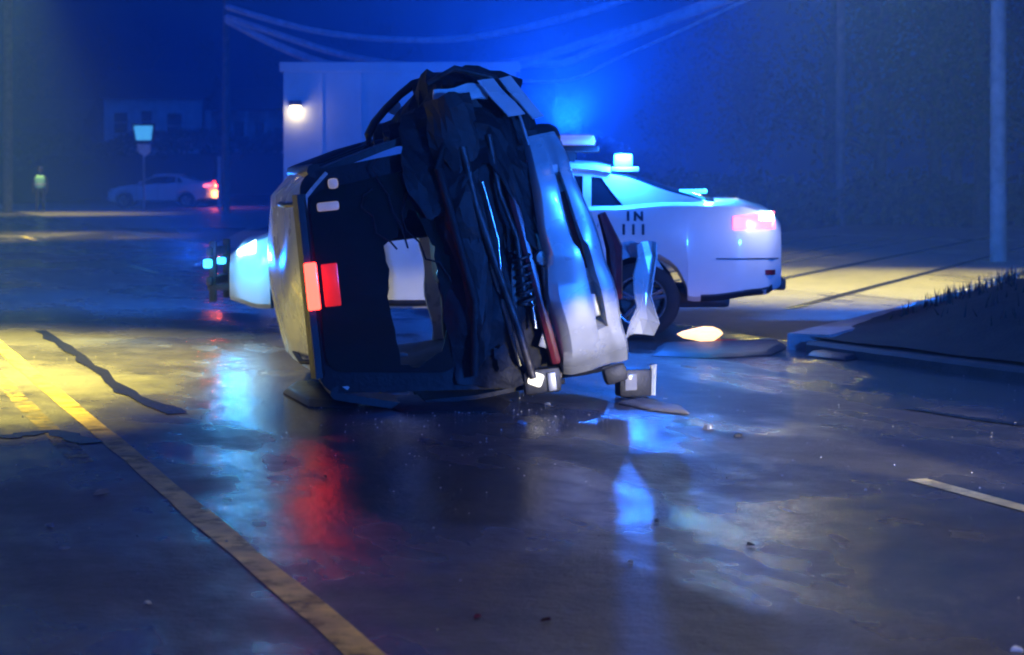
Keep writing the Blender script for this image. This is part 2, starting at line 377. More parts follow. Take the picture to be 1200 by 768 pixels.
# ------------------------------------------------------------------ a saloon / patrol car; local +x is the front, +y its left side
def lerp_tab(tab, x):
    if x <= tab[0][0]: return tab[0][1]
    for (a, va), (b, vb) in zip(tab[:-1], tab[1:]):
        if x <= b:
            t = (x - a) / (b - a); t = t * t * (3 - 2 * t); return va + (vb - va) * t
    return tab[-1][1]
def make_car(name, paint, police, lit=True):
    root = empty(name)
    XR, XF, AR, AF, WR = -2.62, 2.62, -1.30, 1.74, .385
    hwt = [(-2.62, .70), (-2.5, .84), (-2.2, .92), (-1.3, .955), (0, .955), (1.6, .95), (2.2, .88), (2.5, .74), (2.62, .58)]
    zst = [(-2.62, 1.12), (-2.5, 1.26), (-2.2, 1.33), (-1.6, 1.33), (-1, 1.29), (0, 1.25), (.9, 1.2), (1.3, 1.16), (2.0, 1.07), (2.45, .95), (2.62, .80)]
    zbt = [(-2.62, .50), (-2.45, .42), (-1.9, .36), (-1, .30), (1.4, .28), (2.3, .27), (2.62, .34)]
    def zb(x):
        z = lerp_tab(zbt, x)
        for c in (AR, AF):
            d = abs(x - c)
            if d < .44: z = max(z, .37 + math.sqrt(max(0, .44 ** 2 - d * d)))
        return z
    def sect(x):
        h, s, b = lerp_tab(hwt, x), lerp_tab(zst, x), zb(x); b = min(b, s - .3)
        return [(h * .90, b), (h * .975, b + .05), (h * 1.0, b + (s - b) * .38), (h * .995, b + (s - b) * .62), (h * .965, s - .12), (h * .93, s - .035), (h * .86, s), (h * .45, s + .03), (0, s + .04)]
    xs = sorted(set([round(XR + (XF - XR) * k / 70, 3) for k in range(71)] + [AR - .44, AR + .44, AF - .44, AF + .44, AR - .435, AR + .435, AF - .435, AF + .435]))
    mb = MB(); secs = []
    for x in xs:
        q = sect(x); full = [Vector((x, y, z)) for y, z in q] + [Vector((x, -y, z)) for y, z in q[-2::-1]]
        secs.append(full)
    mb.loft(secs, closed=True, caps=True)
    mb.build('body', paint, root, 32)
    def ys(x, z):
        q = sect(x)
        for (y0, z0), (y1, z1) in zip(q[:-1], q[1:]):
            if z0 <= z <= z1 and z1 > z0: return y0 + (y1 - y0) * (z - z0) / (z1 - z0)
        return q[0][0] if z < q[0][1] else q[6][0]
    def patch(nm, pts_fn, m_, par, nu=6, nv=5, off=.006, side=1, th=.012):
        b = MB(); b.grid(lambda i, j: (lambda p: Vector((p[0], side * (ys(p[0], p[1]) + off), p[1])))(pts_fn(i, j)), nu, nv); b.thick(th)
        return b.build(nm, m_, par, 30)
    # underbody
    MB().box((0, 0, .38), (4.3, 1.1, .2), bev=.05).build('underbody', M['black_plastic'], root)
    # cabin
    rt = [(-2.02, 1.34), (-1.55, 1.47), (-1.2, 1.60), (-.9, 1.66), (-.3, 1.70), (.2, 1.68), (.45, 1.62), (1.28, 1.17)]
    def zr(x):
        for (a, va), (b, vb) in zip(rt[:-1], rt[1:]):
            if x <= b: return va + (vb - va) * max(0, (x - a) / (b - a))
        return rt[-1][1]
    def belt(x): return lerp_tab(zst, x) - .02
    def side_pos(x, t, off=0):
        zb_, zt = belt(x), max(zr(x) - .03, belt(x) + .004)
        z = zb_ + (zt - zb_) * t; y = lerp_tab(hwt, x) * .875 - (z - 1.2) * .48 + off
        return Vector((x, y, z))
    gx = [-2.0 + 3.26 * k / 40 for k in range(41)]
    mb = MB(); secs = []
    for x in gx:
        a = [side_pos(x, t) for t in (0, .25, .5, .75, 1)]; top = a[-1]
        a += [Vector((x, top.y * .93, zr(x) - .006)), Vector((x, top.y * .5, zr(x) + .02)), Vector((x, 0, zr(x) + .028))]
        secs.append(a + [Vector((p.x, -p.y, p.z)) for p in a[-2::-1]])
    mb.loft(secs, closed=True); mb.build('cabin_glass', M['glass'], root, 30)
    mb = MB(); secs = []
    for k in range(21):
        x = -1.02 + 1.42 * k / 20; a = side_pos(x, 1, .012)
        q = [a, Vector((x, a.y * .95, zr(x) + .012)), Vector((x, a.y * .5, zr(x) + .04)), Vector((x, 0, zr(x) + .048))]
        secs.append(q + [Vector((p.x, -p.y, p.z)) for p in q[-2::-1]])
    mb.loft(secs, closed=False, caps=False); mb.thick(-.03); roof = mb.build('roof', paint, root, 35)
    for sd in (1, -1):
        def sp(x, t, off): p = side_pos(x, t, off); return Vector((p.x, p.y * sd, p.z))
        b = MB(); b.grid(lambda i, j: sp(-1.99 + 3.2 * i, 1 - min(1, .055 / max(.056, zr(-1.99 + 3.2 * i) - belt(-1.99 + 3.2 * i))) * j, .012), 40, 2); b.thick(.02); b.build('roof_rail', paint, root, 40)
        b = MB(); b.grid(lambda i, j: sp(.02 + .1 * i - .03 * j, j, .010), 3, 4); b.thick(.015); b.build('pillar', M['black_plastic'], root, 40)
        def cp(i, j):
            x0 = -1.98; x1 = -1.16 + .26 * j; return sp(x0 + (x1 - x0) * i, j, .011)
        b = MB(); b.grid(cp, 12, 5); b.thick(.02); b.build('rear_pillar', paint, root, 40)
        def cq(i, j):
            x = -.84 + .08 * i; return sp(x, j, .012)
        b = MB(); b.grid(cq, 3, 5); b.thick(.02); b.build('quarter_pillar', paint, root, 40)
        # doors: shut lines and handles
        for xd in (-.86, .08, 1.12):
            b = MB(); b.tube([Vector((xd - .05 * (k / 8 if xd < 0 else 0), sd * (ys(xd, .36 + .85 * k / 8) + .001), .36 + .85 * k / 8)) for k in range(9)], .006, 5); b.build('shut_line', M['decal'], root)
        for xd in (-.62, .32):
            MB().box((xd, sd * (ys(xd, 1.05) + .02), 1.06), (.2, .04, .035), bev=.012).build('handle', paint, root, 40)
        mb2 = MB(); mb2.box((.92, sd * 1.06, 1.29), (.12, .22, .15), bev=.04).box((.95, sd * .95, 1.25), (.05, .12, .05)); mb2.build('mirror', paint, root, 40)
        for xc in (AR, AF): wheel_parts(root, (xc, sd * .83, .37), 'y', .37, .23, sd)
        # lamps
        tl = patch('tail_lamp', lambda i, j: (-2.56 + .40 * i, 1.07 + .09 * i * 0 + (.17 - .05 * i) * j), M['tail'] if lit else M['tail_off'], root, side=sd, off=.012)
        if police and lit and sd == 1:
            patch('lamp_core', lambda i, j: (-2.55 + .14 * i, 1.16 + .08 * j), M['core'], tl, side=sd, off=.028)
        hl = patch('headlight', lambda i, j: (2.34 + .18 * i, .80 + .03 * (1 - i) + (.12 - .07 * i) * j), M['headlight'] if (lit and police and sd == 1) else M['lens_off'], root, side=sd, off=.012)
        # bumper groove and reflector
        b = MB(); b.tube([Vector((x, sd * (ys(x, .78) + .001), .78)) for x in [-2.6 + .6 * k / 8 for k in range(9)]], .008, 5); b.build('bumper_seam', M['decal'], root)
        patch('reflector', lambda i, j: (-2.56 + .1 * i, .62 + .05 * j), M['tail_off'], root, side=sd)
        patch('rear_valance', lambda i, j: (-2.58 + .72 * i, lerp_tab(zbt, -2.58 + .72 * i) + .07 * j), M['black_plastic'], root, side=sd, off=.004, nu=10)
        b = MB(); b.tube([Vector((x, sd * (ys(x, .34) + .0), .34)) for x in [-.8 + 2.0 * k / 6 for k in range(7)]], .035, 6); b.build('sill', M['black_plastic'], root)
    # rear face: plate, lamp bar
    MB().box((-2.64, 0, .98), (.02, .52, .13), bev=.004).build('number_plate', M['sign_white'], root)
    MB().box((-2.60, 0, .52), (.14, 1.3, .12), bev=.03).build('rear_skirt', M['black_plastic'], root)
    MB().box((2.63, 0, .62), (.04, .9, .2), bev=.01).build('grille', M['black_plastic'], root)
    if police:
        # push bumper
        b = MB()
        for y in (-.36, .36):
            b.box((2.82, y, .62), (.07, .07, .62), bev=.015).box((2.72, y, .46), (.3, .06, .06), bev=.01)
        b.box((2.84, 0, .82), (.06, .95, .09), bev=.02).box((2.84, 0, .52), (.06, .95, .09), bev=.02)
        pb = b.build('push_bumper', M['black_plastic'], root, 40)
        MB().box((2.86, .40, .70), (.08, .12, .09), bev=.02).build('strobe', M['strobe'], pb)
        MB().box((2.86, -.30, .70), (.08, .12, .07), bev=.02).build('strobe', M['strobe'], pb)
        # light bar across the roof
        bar = MB().box((-.62, 0, 1.86), (.58, 1.30, .06), bev=.02).box((-.62, .45, 1.77), (.12, .08, .14)).box((-.62, -.45, 1.77), (.12, .08, .14)).build('light_bar', M['black_plastic'], root, 40)
        for k, y in enumerate((-.55, -.33, -.11, .11, .33, .55)):
            MB().box((-.62, y, 1.945), (.50, .20, .11), bev=.045).build('strobe_module', M['strobe_dim'], bar, 40)
        # beacon at the back edge of the roof and lamps on the rear shelf
        bc = MB().box((-1.16, .44, 1.655), (.26, .34, .05), bev=.015).build('beacon_base', paint, root, 40)
        MB().box((-1.14, .47, 1.745), (.18, .24, .13), bev=.03).build('strobe', M['strobe_hot'], bc, 40)
        MB().box((-1.80, .52, 1.435), (.26, .16, .04), bev=.012).build('shelf_strobe', M['strobe'], root, 40)
        for txt, z, h, x0 in (('I', 1.155, .07, -1.17), ('N', 1.155, .07, -1.235), ('1', 1.02, .08, -1.11), ('1', 1.02, .08, -1.20), ('1', 1.02, .08, -1.29)):
            cu = bpy.data.curves.new('lettering', 'FONT'); cu.body = txt; cu.size = h * 1.7; cu.extrude = .002; cu.offset = .006
            t = bpy.data.objects.new('lettering_curve', cu); COL.objects.link(t)
            bpy.context.view_layer.update()
            me = bpy.data.meshes.new_from_object(t.evaluated_get(bpy.context.evaluated_depsgraph_get()))
            bpy.data.objects.remove(t)
            me.materials.clear(); me.materials.append(M['decal'])
            for v in me.vertices:
                x = x0 - v.co.x; zz = z + v.co.y; v.co = (x, ys(x, zz) + .004 + v.co.z, zz)
            o = bpy.data.objects.new('letter', me); COL.objects.link(o); o.parent = root
    return root, ys

# ------------------------------------------------------------------ the patrol car across the road
pc, ysd = make_car('patrol_car', M['white_paint'], True)
pc.location = (-.06, 21.0, 0); pc.scale = (1.05, 1, 1); pc.rotation_euler = (0, 0, R(180 - 3))
tag(pc, 'white patrol car with blue strobes parked across the road behind the overturned SUV', 'police car')
BLUE = (.015, .16, 1); CY = (.10, .55, 1)
# a second patrol car stands off to the photographer's right; its strobes and headlights light the scene
pc2 = copy_tree(pc); pc2.location = (6.4, 4.6, 0); pc2.rotation_euler = (0, 0, R(117.5))
tag(pc2, 'white patrol car with lit headlights stopped on the road short of the crash', 'police car')
lamp('beacon_light', 'POINT', (-1.14, .68, 1.82), BLUE, 260, pc, .05)
lamp('bar_light', 'SPOT', (-.62, 0, 2.08), BLUE, 11000, pc, .08, (R(180), 0, 0), spot_size=R(180), spot_blend=1.0)
lamp('bar_rear_light', 'SPOT', (-.62, -.3, 2.14), BLUE, 26000, pc, .1, (R(-95), 0, 0), spot_size=R(170), spot_blend=.5)
lamp('shelf_light', 'POINT', (-1.95, .62, 1.52), CY, 30, pc, .04)
lamp('tail_light', 'POINT', (-2.52, 1.14, 1.18), (.7, .75, 1), 8, pc, .06)
lamp('headlight_light', 'SPOT', (2.70, .80, .86), (.55, .9, 1), 260, pc, .06, (0, R(-80), R(48)), spot_size=R(90), spot_blend=.6)
lamp('cyan_streak_light', 'POINT', (2.50, 1.10, .80), (.03, .42, 1), 26, pc, .05)  # added light, no lamp here; lays a cyan streak on the wet road
lamp('push_light', 'SPOT', (2.98, .50, .72), (.01, .18, 1), 2600, pc, .05, (R(101), 0, R(9)), spot_size=R(26), spot_blend=.6)
lamp('bar_light', 'SPOT', (-.30, 0, 2.14), BLUE, 8000, pc2, .25, (R(83), 0, R(-117.5 + 16)), spot_size=R(56), spot_blend=.6)
for y_ in (-.72, .72):
    lamp('headlight_light', 'SPOT', (2.66, y_, .86), (1, .86, .42), 3600, pc2, .08, (0, R(-(90 - 6.4)), 0), spot_size=R(12), spot_blend=.35)

# ------------------------------------------------------------------ distant white car
wc, _ = make_car('parked_car', M['white_paint'], False)
wc.location = (-17.2, 101, 0); wc.rotation_euler = (0, 0, R(178)); wc.scale = (1, 1, .94)
tag(wc, 'small white car with glowing red tail lamps parked sideways below the house', 'car')
p = wc
lamp('tail_light', 'POINT', (-2.75, .75, 1.15), (1, .10, .04), 260, p, .12)
MB().box((-2.66, .50, .70), (.08, .9, .35), bev=.08).build('indicator', M['amber'], p, 40)
MB().box((-2.68, .62, 1.18), (.16, .62, .42), bev=.12).build('brake_lamp', M['stop'], p, 40)

# ------------------------------------------------------------------ overturned SUV; local x = from its roof to its floor, y = towards its nose, z = up
sv = empty('overturned_suv', (-1.33, 13.85, -.07), (0, R(-6), R(9)))
tag(sv, 'wrecked silver SUV lying on its side with red stop lamp lit and rear window smashed', 'SUV')
SW = 1.86
def crumple(p, a, s=3): return Vector(p) + Vector((noise.noise(Vector(p) * s), noise.noise(Vector(p) * s + Vector((9, 3, 1))), noise.noise(Vector(p) * s + Vector((1, 7, 5))))) * a
# roof
def rf(i, j):
    w = 2.75 * i; v = .20 + 1.46 * j; e = abs(j - .5) * 2
    u = .02 - .13 * math.sin(math.pi * min(1, i * .8)) * (1 - .4 * e * e) + .05 * e ** 2 + .13 * max(0, e - .82) / .18 + .05 * (1 - i) ** 4 + .07 * max(0, i - .8)
    return crumple((u, w, v), .03, 1.6)
mb = MB(); mb.grid(rf, 26, 22); mb.thick(-.025); roofp = mb.build('roof', M['silver'], sv, 50)
for v in (.38, 1.47):
    MB().tube([(.03, .25, v), (-.035, .35, v), (-.04, 1.3, v), (-.03, 2.2, v), (.04, 2.3, v)], .018, 8).build('roof_rail', M['black_plastic'], roofp, 50)
# spoiler lip carrying the high stop lamp
mb = MB(); mb.loft([[Vector((u, w, v)) for u, w in ((.02, .06), (.0, -.05), (.03, -.13), (.075, -.12), (.10, .02))] for v in [.30 + 1.24 * k / 10 for k in range(11)]]); sp = mb.build('spoiler', M['black_plastic'], sv, 40)
mb = MB(); mb.box((.068, -.135, .92), (.085, .03, .32), bev=.014); lampo = mb.build('high_stop_lamp', M['stop'], sv, 40)
lampo['label'] = 'red high stop lamp still lit'
MB().box((.20, -.045, .91), (.11, .02, .29), bev=.01).build('stop_lamp_glow', M['stop_reflection'], sv, 40)  # dim glowing block for the lamp's reflection in the rear glass
# sides: 'hi' faces the sky, 'lo' lies on the road
def side(v_of, nm):
    q = MB()
    def lower(i, j):
        w = 0.02 + 4.25 * i; t = j; u = .78 + .95 * t; arch = 0
        for c in (.95, 3.6):
            d = abs(w - c)
            if d < .45: arch = max(arch, math.sqrt(.45 ** 2 - d * d))
        u = min(u, 1.80 - arch) if arch else u
        return crumple((u, w, v_of(u)), .035, 1.8)
    q.grid(lower, 44, 10); q.thick(.03)
    b = q.build('side_panel', M['dark_trim'] if nm == 'hi' else M['near_black'], sv, 40)  # silver body sides coloured dark so their edges show no lit line
    for w0, w1 in ((.03, .55), (1.25, 1.38), (2.2, 2.33)):
        z = MB(); z.grid(lambda i, j: Vector((.16 + .64 * j, w0 + (w1 - w0) * i, v_of(.16 + .64 * j))), 3, 5); z.thick(.05); z.build('pillar', M['black_plastic'], sv, 40)
    z = MB(); z.tube([(.17, .0, v_of(.17)), (.15, 1.3, v_of(.15)), (.16, 2.7, v_of(.16)), (.55, 3.15, v_of(.5)), (.98, 3.5, v_of(.9))], .05, 8); z.build('roof_side_rail', M['black_plastic'], sv, 50)
    return b
vhi = lambda u: (1.64 + .22 * min(1, max(0, u / .78)) if u < .78 else 1.86 - .05 * (u - .78))
vlo = lambda u: SW - vhi(u)
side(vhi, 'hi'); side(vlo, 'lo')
for w0, w1 in ((.58, 1.22), (2.36, 2.95)):
    z = MB(); z.grid(lambda i, j: Vector((.19 + .58 * j, w0 + (w1 - w0) * i, vhi(.19 + .58 * j) - .01)), 3, 3); z.thick(.006); z.build('side_window', M['tint'], sv)
# floor pan and running gear
mb = MB(); mb.grid(lambda i, j: crumple((1.70 + .03 * math.sin(j * 20), .05 + 3.9 * i, .06 + 1.72 * j), .04, 3), 24, 20); mb.thick(.03); mb.build('floor_pan', M['dark_metal'], sv, 40)
MB().tube([(1.80, -.05, .45), (1.82, .5, .5), (1.84, 1.6, .75), (1.82, 2.8, .8), (1.78, 3.4, .9)], .035, 10).build('exhaust_pipe', M['dark_metal'], sv, 50)
MB().tube([(1.83, .75, .35), (1.83, .80, .4), (1.83, 1.25, .55), (1.83, 1.3, .58)], [.05, .12, .12, .05], 14).build('muffler', M['dark_metal'], sv, 50)
MB().tube([(1.86, .95, .12), (1.86, .95, .8), (1.86, .95, 1.05), (1.86, .95, 1.75)], [.05, .06, .06, .05], 10).build('rear_axle', M['dark_metal'], sv, 50)
MB().tube([(1.86, 1.05, .92), (1.84, 3.1, .92)], .04, 10).build('drive_shaft', M['dark_metal'], sv, 50)
for v, sd in ((.14, -1), (1.74, 1)):
    for w in (.95, 3.6):
        t = wheel_parts(sv, (1.88, w, v), 'z', .37, .25, sd)
        if sd == 1 and w < 2: t.rotation_euler = (R(-10), R(-8), 0); t.location = (1.74, 1.25, 1.66)
# front structure without its bonnet, engine block
mb = MB(); mb.grid(lambda i, j: crumple((1.32 + .42 * i, 3.35, .12 + 1.6 * j), .05, 3), 5, 12); mb.thick(.05); mb.build('firewall', M['dark_metal'], sv, 40)
mb = MB(); mb.box((1.55, 3.75, .92), (.4, .6, .7), bev=.06).box((1.42, 3.7, .95), (.1, .4, .4), bev=.03); mb.build('engine', M['dark_metal'], sv, 40)
mb = MB(); mb.grid(lambda i, j: crumple((1.30 + .5 * i, 4.25 + .1 * math.sin(math.pi * j), .06 + 1.74 * j), .08, 2.5), 8, 20); mb.thick(.04); mb.build('front_bumper', M['silver'], sv, 40)
# interior
for v in (1.32,):
    mb = MB(); mb.box((1.0, 2.1, v), (.72, .16, .5), bev=.06).box((.55, 2.05, v), (.2, .1, .26), bev=.04).box((1.28, 2.4, v), (.16, .5, .5), bev=.06); mb.build('front_seat', M['seat'], sv, 50)
mb = MB(); mb.box((1.42, 2.4, .48), (.16, .5, .5), bev=.06).box((1.48, 2.1, .48), (.2, .16, .5), bev=.05); mb.build('front_seat', M['seat'], sv, 50)
mb = MB(); mb.box((1.46, 1.2, .92), (.18, .75, 1.35), bev=.06); mb.build('folded_rear_seat', M['seat'], sv, 50)
mb = MB(); mb.grid(lambda i, j: Vector((.10 + .05 * abs(j - .5) * 2, .06 + 2.5 * i, .27 + 1.32 * j)), 10, 10); mb.thick(.02); mb.build('headliner', M['dark_trim'], sv, 50)
mb = MB(); mb.box((1.56, .95, .92), (.05, 1.7, 1.5), bev=.01); mb.build('cargo_floor', M['dark_trim'], sv, 40)
# tailgate frame with the smashed rear window
def rrect(u0, u1, v0, v1, r, w, n=6, taper=0):
    pts = []
    for cx, cy, a0 in ((u1 - r, v0 + r, -90), (u1 - r, v1 - r, 0), (u0 + r, v1 - r - taper, 90), (u0 + r, v0 + r + taper, 180)):
        for k in range(n + 1):
            a = R(a0 + 90 * k / n); pts.append(Vector((cx + r * math.cos(a), w, cy + r * math.sin(a))))
    return pts
def ring(outer, inner, depth):
    mb = MB(); bm = mb.bm
    es = []
    for loop in (outer, inner):
        vs = [bm.verts.new(p) for p in loop]
        es += [bm.edges.new((vs[i], vs[(i + 1) % len(vs)])) for i in range(len(vs))]
    r = bmesh.ops.triangle_fill(bm, edges=es, use_beauty=True)
    bmesh.ops.solidify(bm, geom=list(bm.faces), thickness=depth); return mb
gate_o = rrect(.06, 1.62, .05, 1.81, .14, 0, taper=.12); gate_i = rrect(.15, .98, .27, 1.60, .12, 0, taper=.06)
gate = ring(gate_o, gate_i, .07).build('tailgate', M['near_black'], sv, 40)
gy = min(v.co.y for v in gate.data.vertices)
for v in gate.data.vertices: v.co.y -= gy
hole = [(.62, .16), (.60, .40), (.575, .62), (.60, .80), (.585, .98), (.68, 1.03), (.74, 1.13), (.79, 1.20), (.83, 1.17), (.87, 1.02), (.93, .92), (.92, .72), (.955, .55), (.965, .36), (.90, .22), (.82, .17), (.74, .12)]
hole = [(u, v + .16) for u, v in hole]
hp = []
for (a, b) in zip(hole, hole[1:] + hole[:1]):
    for k in range(3):
        t = k / 3; hp.append(Vector((a[0] + (b[0] - a[0]) * t + random.uniform(-.012, .012), -.012, a[1] + (b[1] - a[1]) * t + random.uniform(-.012, .012))))
g_o = rrect(.115, 1.02, .23, 1.64, .13, -.012, taper=.08)
gw = ring(g_o, hp, .006).build('rear_window', M['tint'], gate, None); gw.location.y = -.015 - max(v.co.y for v in gw.data.vertices); gw['label'] = 'tinted rear window with a jagged hole'
# buckled skin of the lower gate
mb = MB(); mb.grid(lambda i, j: crumple(crumple((.98 + .62 * i, -.04 - .06 * math.sin(math.pi * i), .10 + 1.62 * j), .09, 2.6), .03, 9), 22, 44); mb.thick(.012); mb.build('gate_skin', M['near_black'], gate, 30)
# chrome strip, lock rods, wiper, brackets
MB().tube([(1.19, -.10, 1.40), (1.24, -.12, 1.15), (1.30, -.13, .85), (1.36, -.12, .55), (1.42, -.10, .22)], [.012, .018, .016, .02, .012], 8).build('chrome_strip', M['bright_metal'], gate, 50)
MB().tube([(1.47, -.11, 1.42), (1.50, -.12, 1.22), (1.535, -.13, 1.0)], .012, 8).build('lock_rod', M['bright_metal'], gate, 50)
MB().tube([(1.53, -.11, .86), (1.54, -.12, .65), (1.55, -.12, .46)], .012, 8).build('lock_rod', M['bright_metal'], gate, 50)
w_ = MB(); w_.tube([(1.57, -.12, 1.40), (1.60, -.14, 1.2), (1.64, -.15, .95)], [.02, .026, .03], 8).tube([(1.64, -.15, .95), (1.645, -.14, .72), (1.64, -.13, .50)], [.02, .022, .018], 8); wp = w_.build('wiper_arm', M['bright_metal'], gate, 50)
w_ = MB(); w_.lathe([(.001, -.05), (.05, -.045), (.062, -.02), (.062, .05), (.001, .05)], 'y', 18, (1.64, -.16, .94)); w_.build('wiper_pivot', M['bright_metal'], gate, 40)
MB().box((1.60, -.11, 1.47), (.13, .03, .12), Matrix.Rotation(R(-24), 3, 'Y'), .01).build('latch_plate', M['galv'], gate, 40)
MB().box((1.63, -.12, .40), (.10, .03, .17), Matrix.Rotation(R(22), 3, 'Y'), .012).build('latch_plate', M['galv'], gate, 40)
MB().box((1.40, -.10, 1.55), (.07, .03, .14), Matrix.Rotation(R(-8), 3, 'Y'), .012).build('hinge_cover', M['galv'], gate, 40)
# faintly glowing blocks that stand for pale reflections by the roof edge
MB().box((.235, -.03, 1.44), (.15, .03, .06), bev=.018).build('pale_reflection', M['glass_reflection'], gate, 40)
MB().box((.285, -.03, 1.59), (.07, .03, .07), bev=.025).build('pale_reflection', M['glass_reflection'], gate, 40)
# lamp cluster low on the road side, unlit one towards the sky
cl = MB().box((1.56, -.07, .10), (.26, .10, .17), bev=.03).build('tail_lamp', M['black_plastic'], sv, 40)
MB().box((1.51, -.135, .12), (.10, .03, .09), Matrix.Rotation(R(25), 3, 'Y'), .02).build('lens', M['glint_lens'], cl, 40)  # lens emits a little to stand for a white reflected glint
MB().box((1.62, -.13, .09), (.06, .03, .13), bev=.015).build('lens', M['galv'], cl, 40)
cl = MB().box((1.30, -.03, 1.74), (.34, .08, .09), bev=.03).build('tail_lamp', M['tail_off'], sv, 40)
# rear bumper, half torn away
bp_ = [(-.26, .10), (-.25, -.02), (-.20, -.065), (-.05, -.07), (-.005, -.065), (.005, .09), (.085, .09), (.095, -.06), (.13, -.06), (.17, -.05), (.19, .0), (.20, .10)]
secs = []
N = 34
for k in range(N + 1):
    t = k / N; v = -.02 + 1.64 * t; bow = .10 * (1 - (2 * t - 1) ** 2) - .30 * max(0, abs(2 * t - 1) - .8) / .2 * .6
    op = max(0, min(1, (t - .18) / .02)) * max(0, min(1, (.86 - t) / .05))
    fl = 1 - .50 * max(0, t - .35) / .65
    row = []
    for n_, (u, w) in enumerate(bp_):
        if n_ in (5, 6): w = -.055 + (w + .055) * op
        if n_ >= 4 and n_ <= 7 and t > .55: u = u - .02
        row.append(crumple((u * fl, w - bow, v), .03, 3.0))
    secs.append(row)
mb = MB(); mb.loft(secs, closed=False, caps=False); mb.thick(-.012)
bump = mb.build('rear_bumper', M['silver'], sv, 40)
bump.location = (1.99, -.12, .16); bump.rotation_euler = (0, R(-9), 0)
bump['label'] = 'silver rear bumper half torn away'
MB().box((.035, -.03, .95), (.05, .02, .55), bev=.008).build('reflector', M['dark_red'], bump, 40)
MB().box((.045, -.05, .42), (.045, .02, .16), bev=.008).build('reflector', M['galv'], bump, 40)
MB().box((-.315, .0, .72), (.07, .1, 1.25), bev=.03).build('bumper_edge', M['dark_red'], bump, 40)
MB().box((.06, .0, -.08), (.16, .12, .12), bev=.03).build('tow_cover', M['black_plastic'], bump, 40)
# torn skin flapping at the bumper's outer end
mb = MB(); mb.grid(lambda i, j: crumple((.22 + .20 * i + .22 * j - .08 * i * j, -.04 + .10 * math.sin(3 * i), .14 + .62 * j - .06 * i), .08, 4), 5, 7); mb.thick(.012); mb.build('torn_skin', M['silver'], bump)
mb = MB(); mb.grid(lambda i, j: crumple((.33 + .26 * i, .10 + .05 * j, .66 - .14 * i * i + .10 * j), .05, 5), 6, 3); mb.thick(.012); mb.build('torn_arch', M['silver'], bump)
MB().tube([(.22, .12, .40), (.30, .10, .75), (.27, .08, 1.0)], [.05, .06, .03], 8).build('bracket', M['dark_red'], bump, 40)
# ragged trim, torn sheet and wiring hanging out of the gate and heaped on the sky side
def ragged(nm, c, du, dv, m_, par, ang=0, tilt=0, cr=.06, n=9):
    mb = MB(); rng = random.Random(str(c)); ed = [rng.uniform(.8, 1.1) for _ in range(40)]
    ca, sa = math.cos(ang), math.sin(ang)
    def f(i, j):
        a, b_ = (i - .5) * du * ed[int(j * 8)], (j - .5) * dv * ed[20 + int(i * 8)]
        return crumple(Vector(c) + Vector((a * ca - b_ * sa, tilt * b_, a * sa + b_ * ca)), cr, 6)
    mb.grid(f, n, n); mb.thick(.012); return mb.build(nm, m_, par)
def heap(i, j):
    u = .70 + 1.02 * i; top = 1.80 + (.16 + .36 * min(1, max(0, (i - .10) / .28))) * (1 - .35 * max(0, i - .7) / .3) * j
    return crumple(crumple((u, .16 + .5 * j + .10 * math.sin(5 * i), top), .09, 3.0), .035, 9)
mb = MB(); mb.grid(heap, 16, 9); mb.thick(.015); mb.build('buckled_side', M['dark_trim'], sv)
for c, du, dv, mn, an in (((1.16, .10, 2.00), .22, .26, 'near_black', .25), ((1.40, .08, 1.98), .20, .40, 'dark_trim', .15), ((1.60, .10, 1.92), .16, .42, 'near_black', .3), ((.86, .2, 1.88), .26, .14, 'near_black', .1)):
    ragged('torn_trim', c, du, dv, M[mn], sv, an, cr=.05, n=5)
for k, (c, du, dv, mn, an) in enumerate((((1.30, -.02, 2.06), .06, .16, 'dark_metal', .35), ((1.66, -.02, 1.62), .05, .16, 'galv', .2), ((1.50, -.12, 1.24), .05, .20, 'dark_metal', .1),
        ((1.42, -.14, .78), .04, .30, 'dark_metal', -.12), ((1.30, -.13, .30), .10, .16, 'near_black', .2), ((1.70, -.10, .62), .05, .34, 'dark_red', -.12), ((1.70, -.1, 1.1), .05, .30, 'dark_red', -.12))):
    ragged('torn_strip', c, du, dv, M[mn], sv, an, cr=.03)
for k in range(9):
    rng = random.Random(50 + k); u0 = rng.uniform(.5, 1.6); v0 = rng.uniform(1.2, 1.75); q = [Vector((u0, -.06, v0))]
    for t in range(1, 7): q.append(q[-1] + Vector((rng.uniform(-.07, .09), rng.uniform(-.03, .02), rng.uniform(-.17, -.03))))
    MB().tube(q, .007, 5).build('wiring', M['near_black'] if k % 3 else M['dark_metal'], sv, 60)
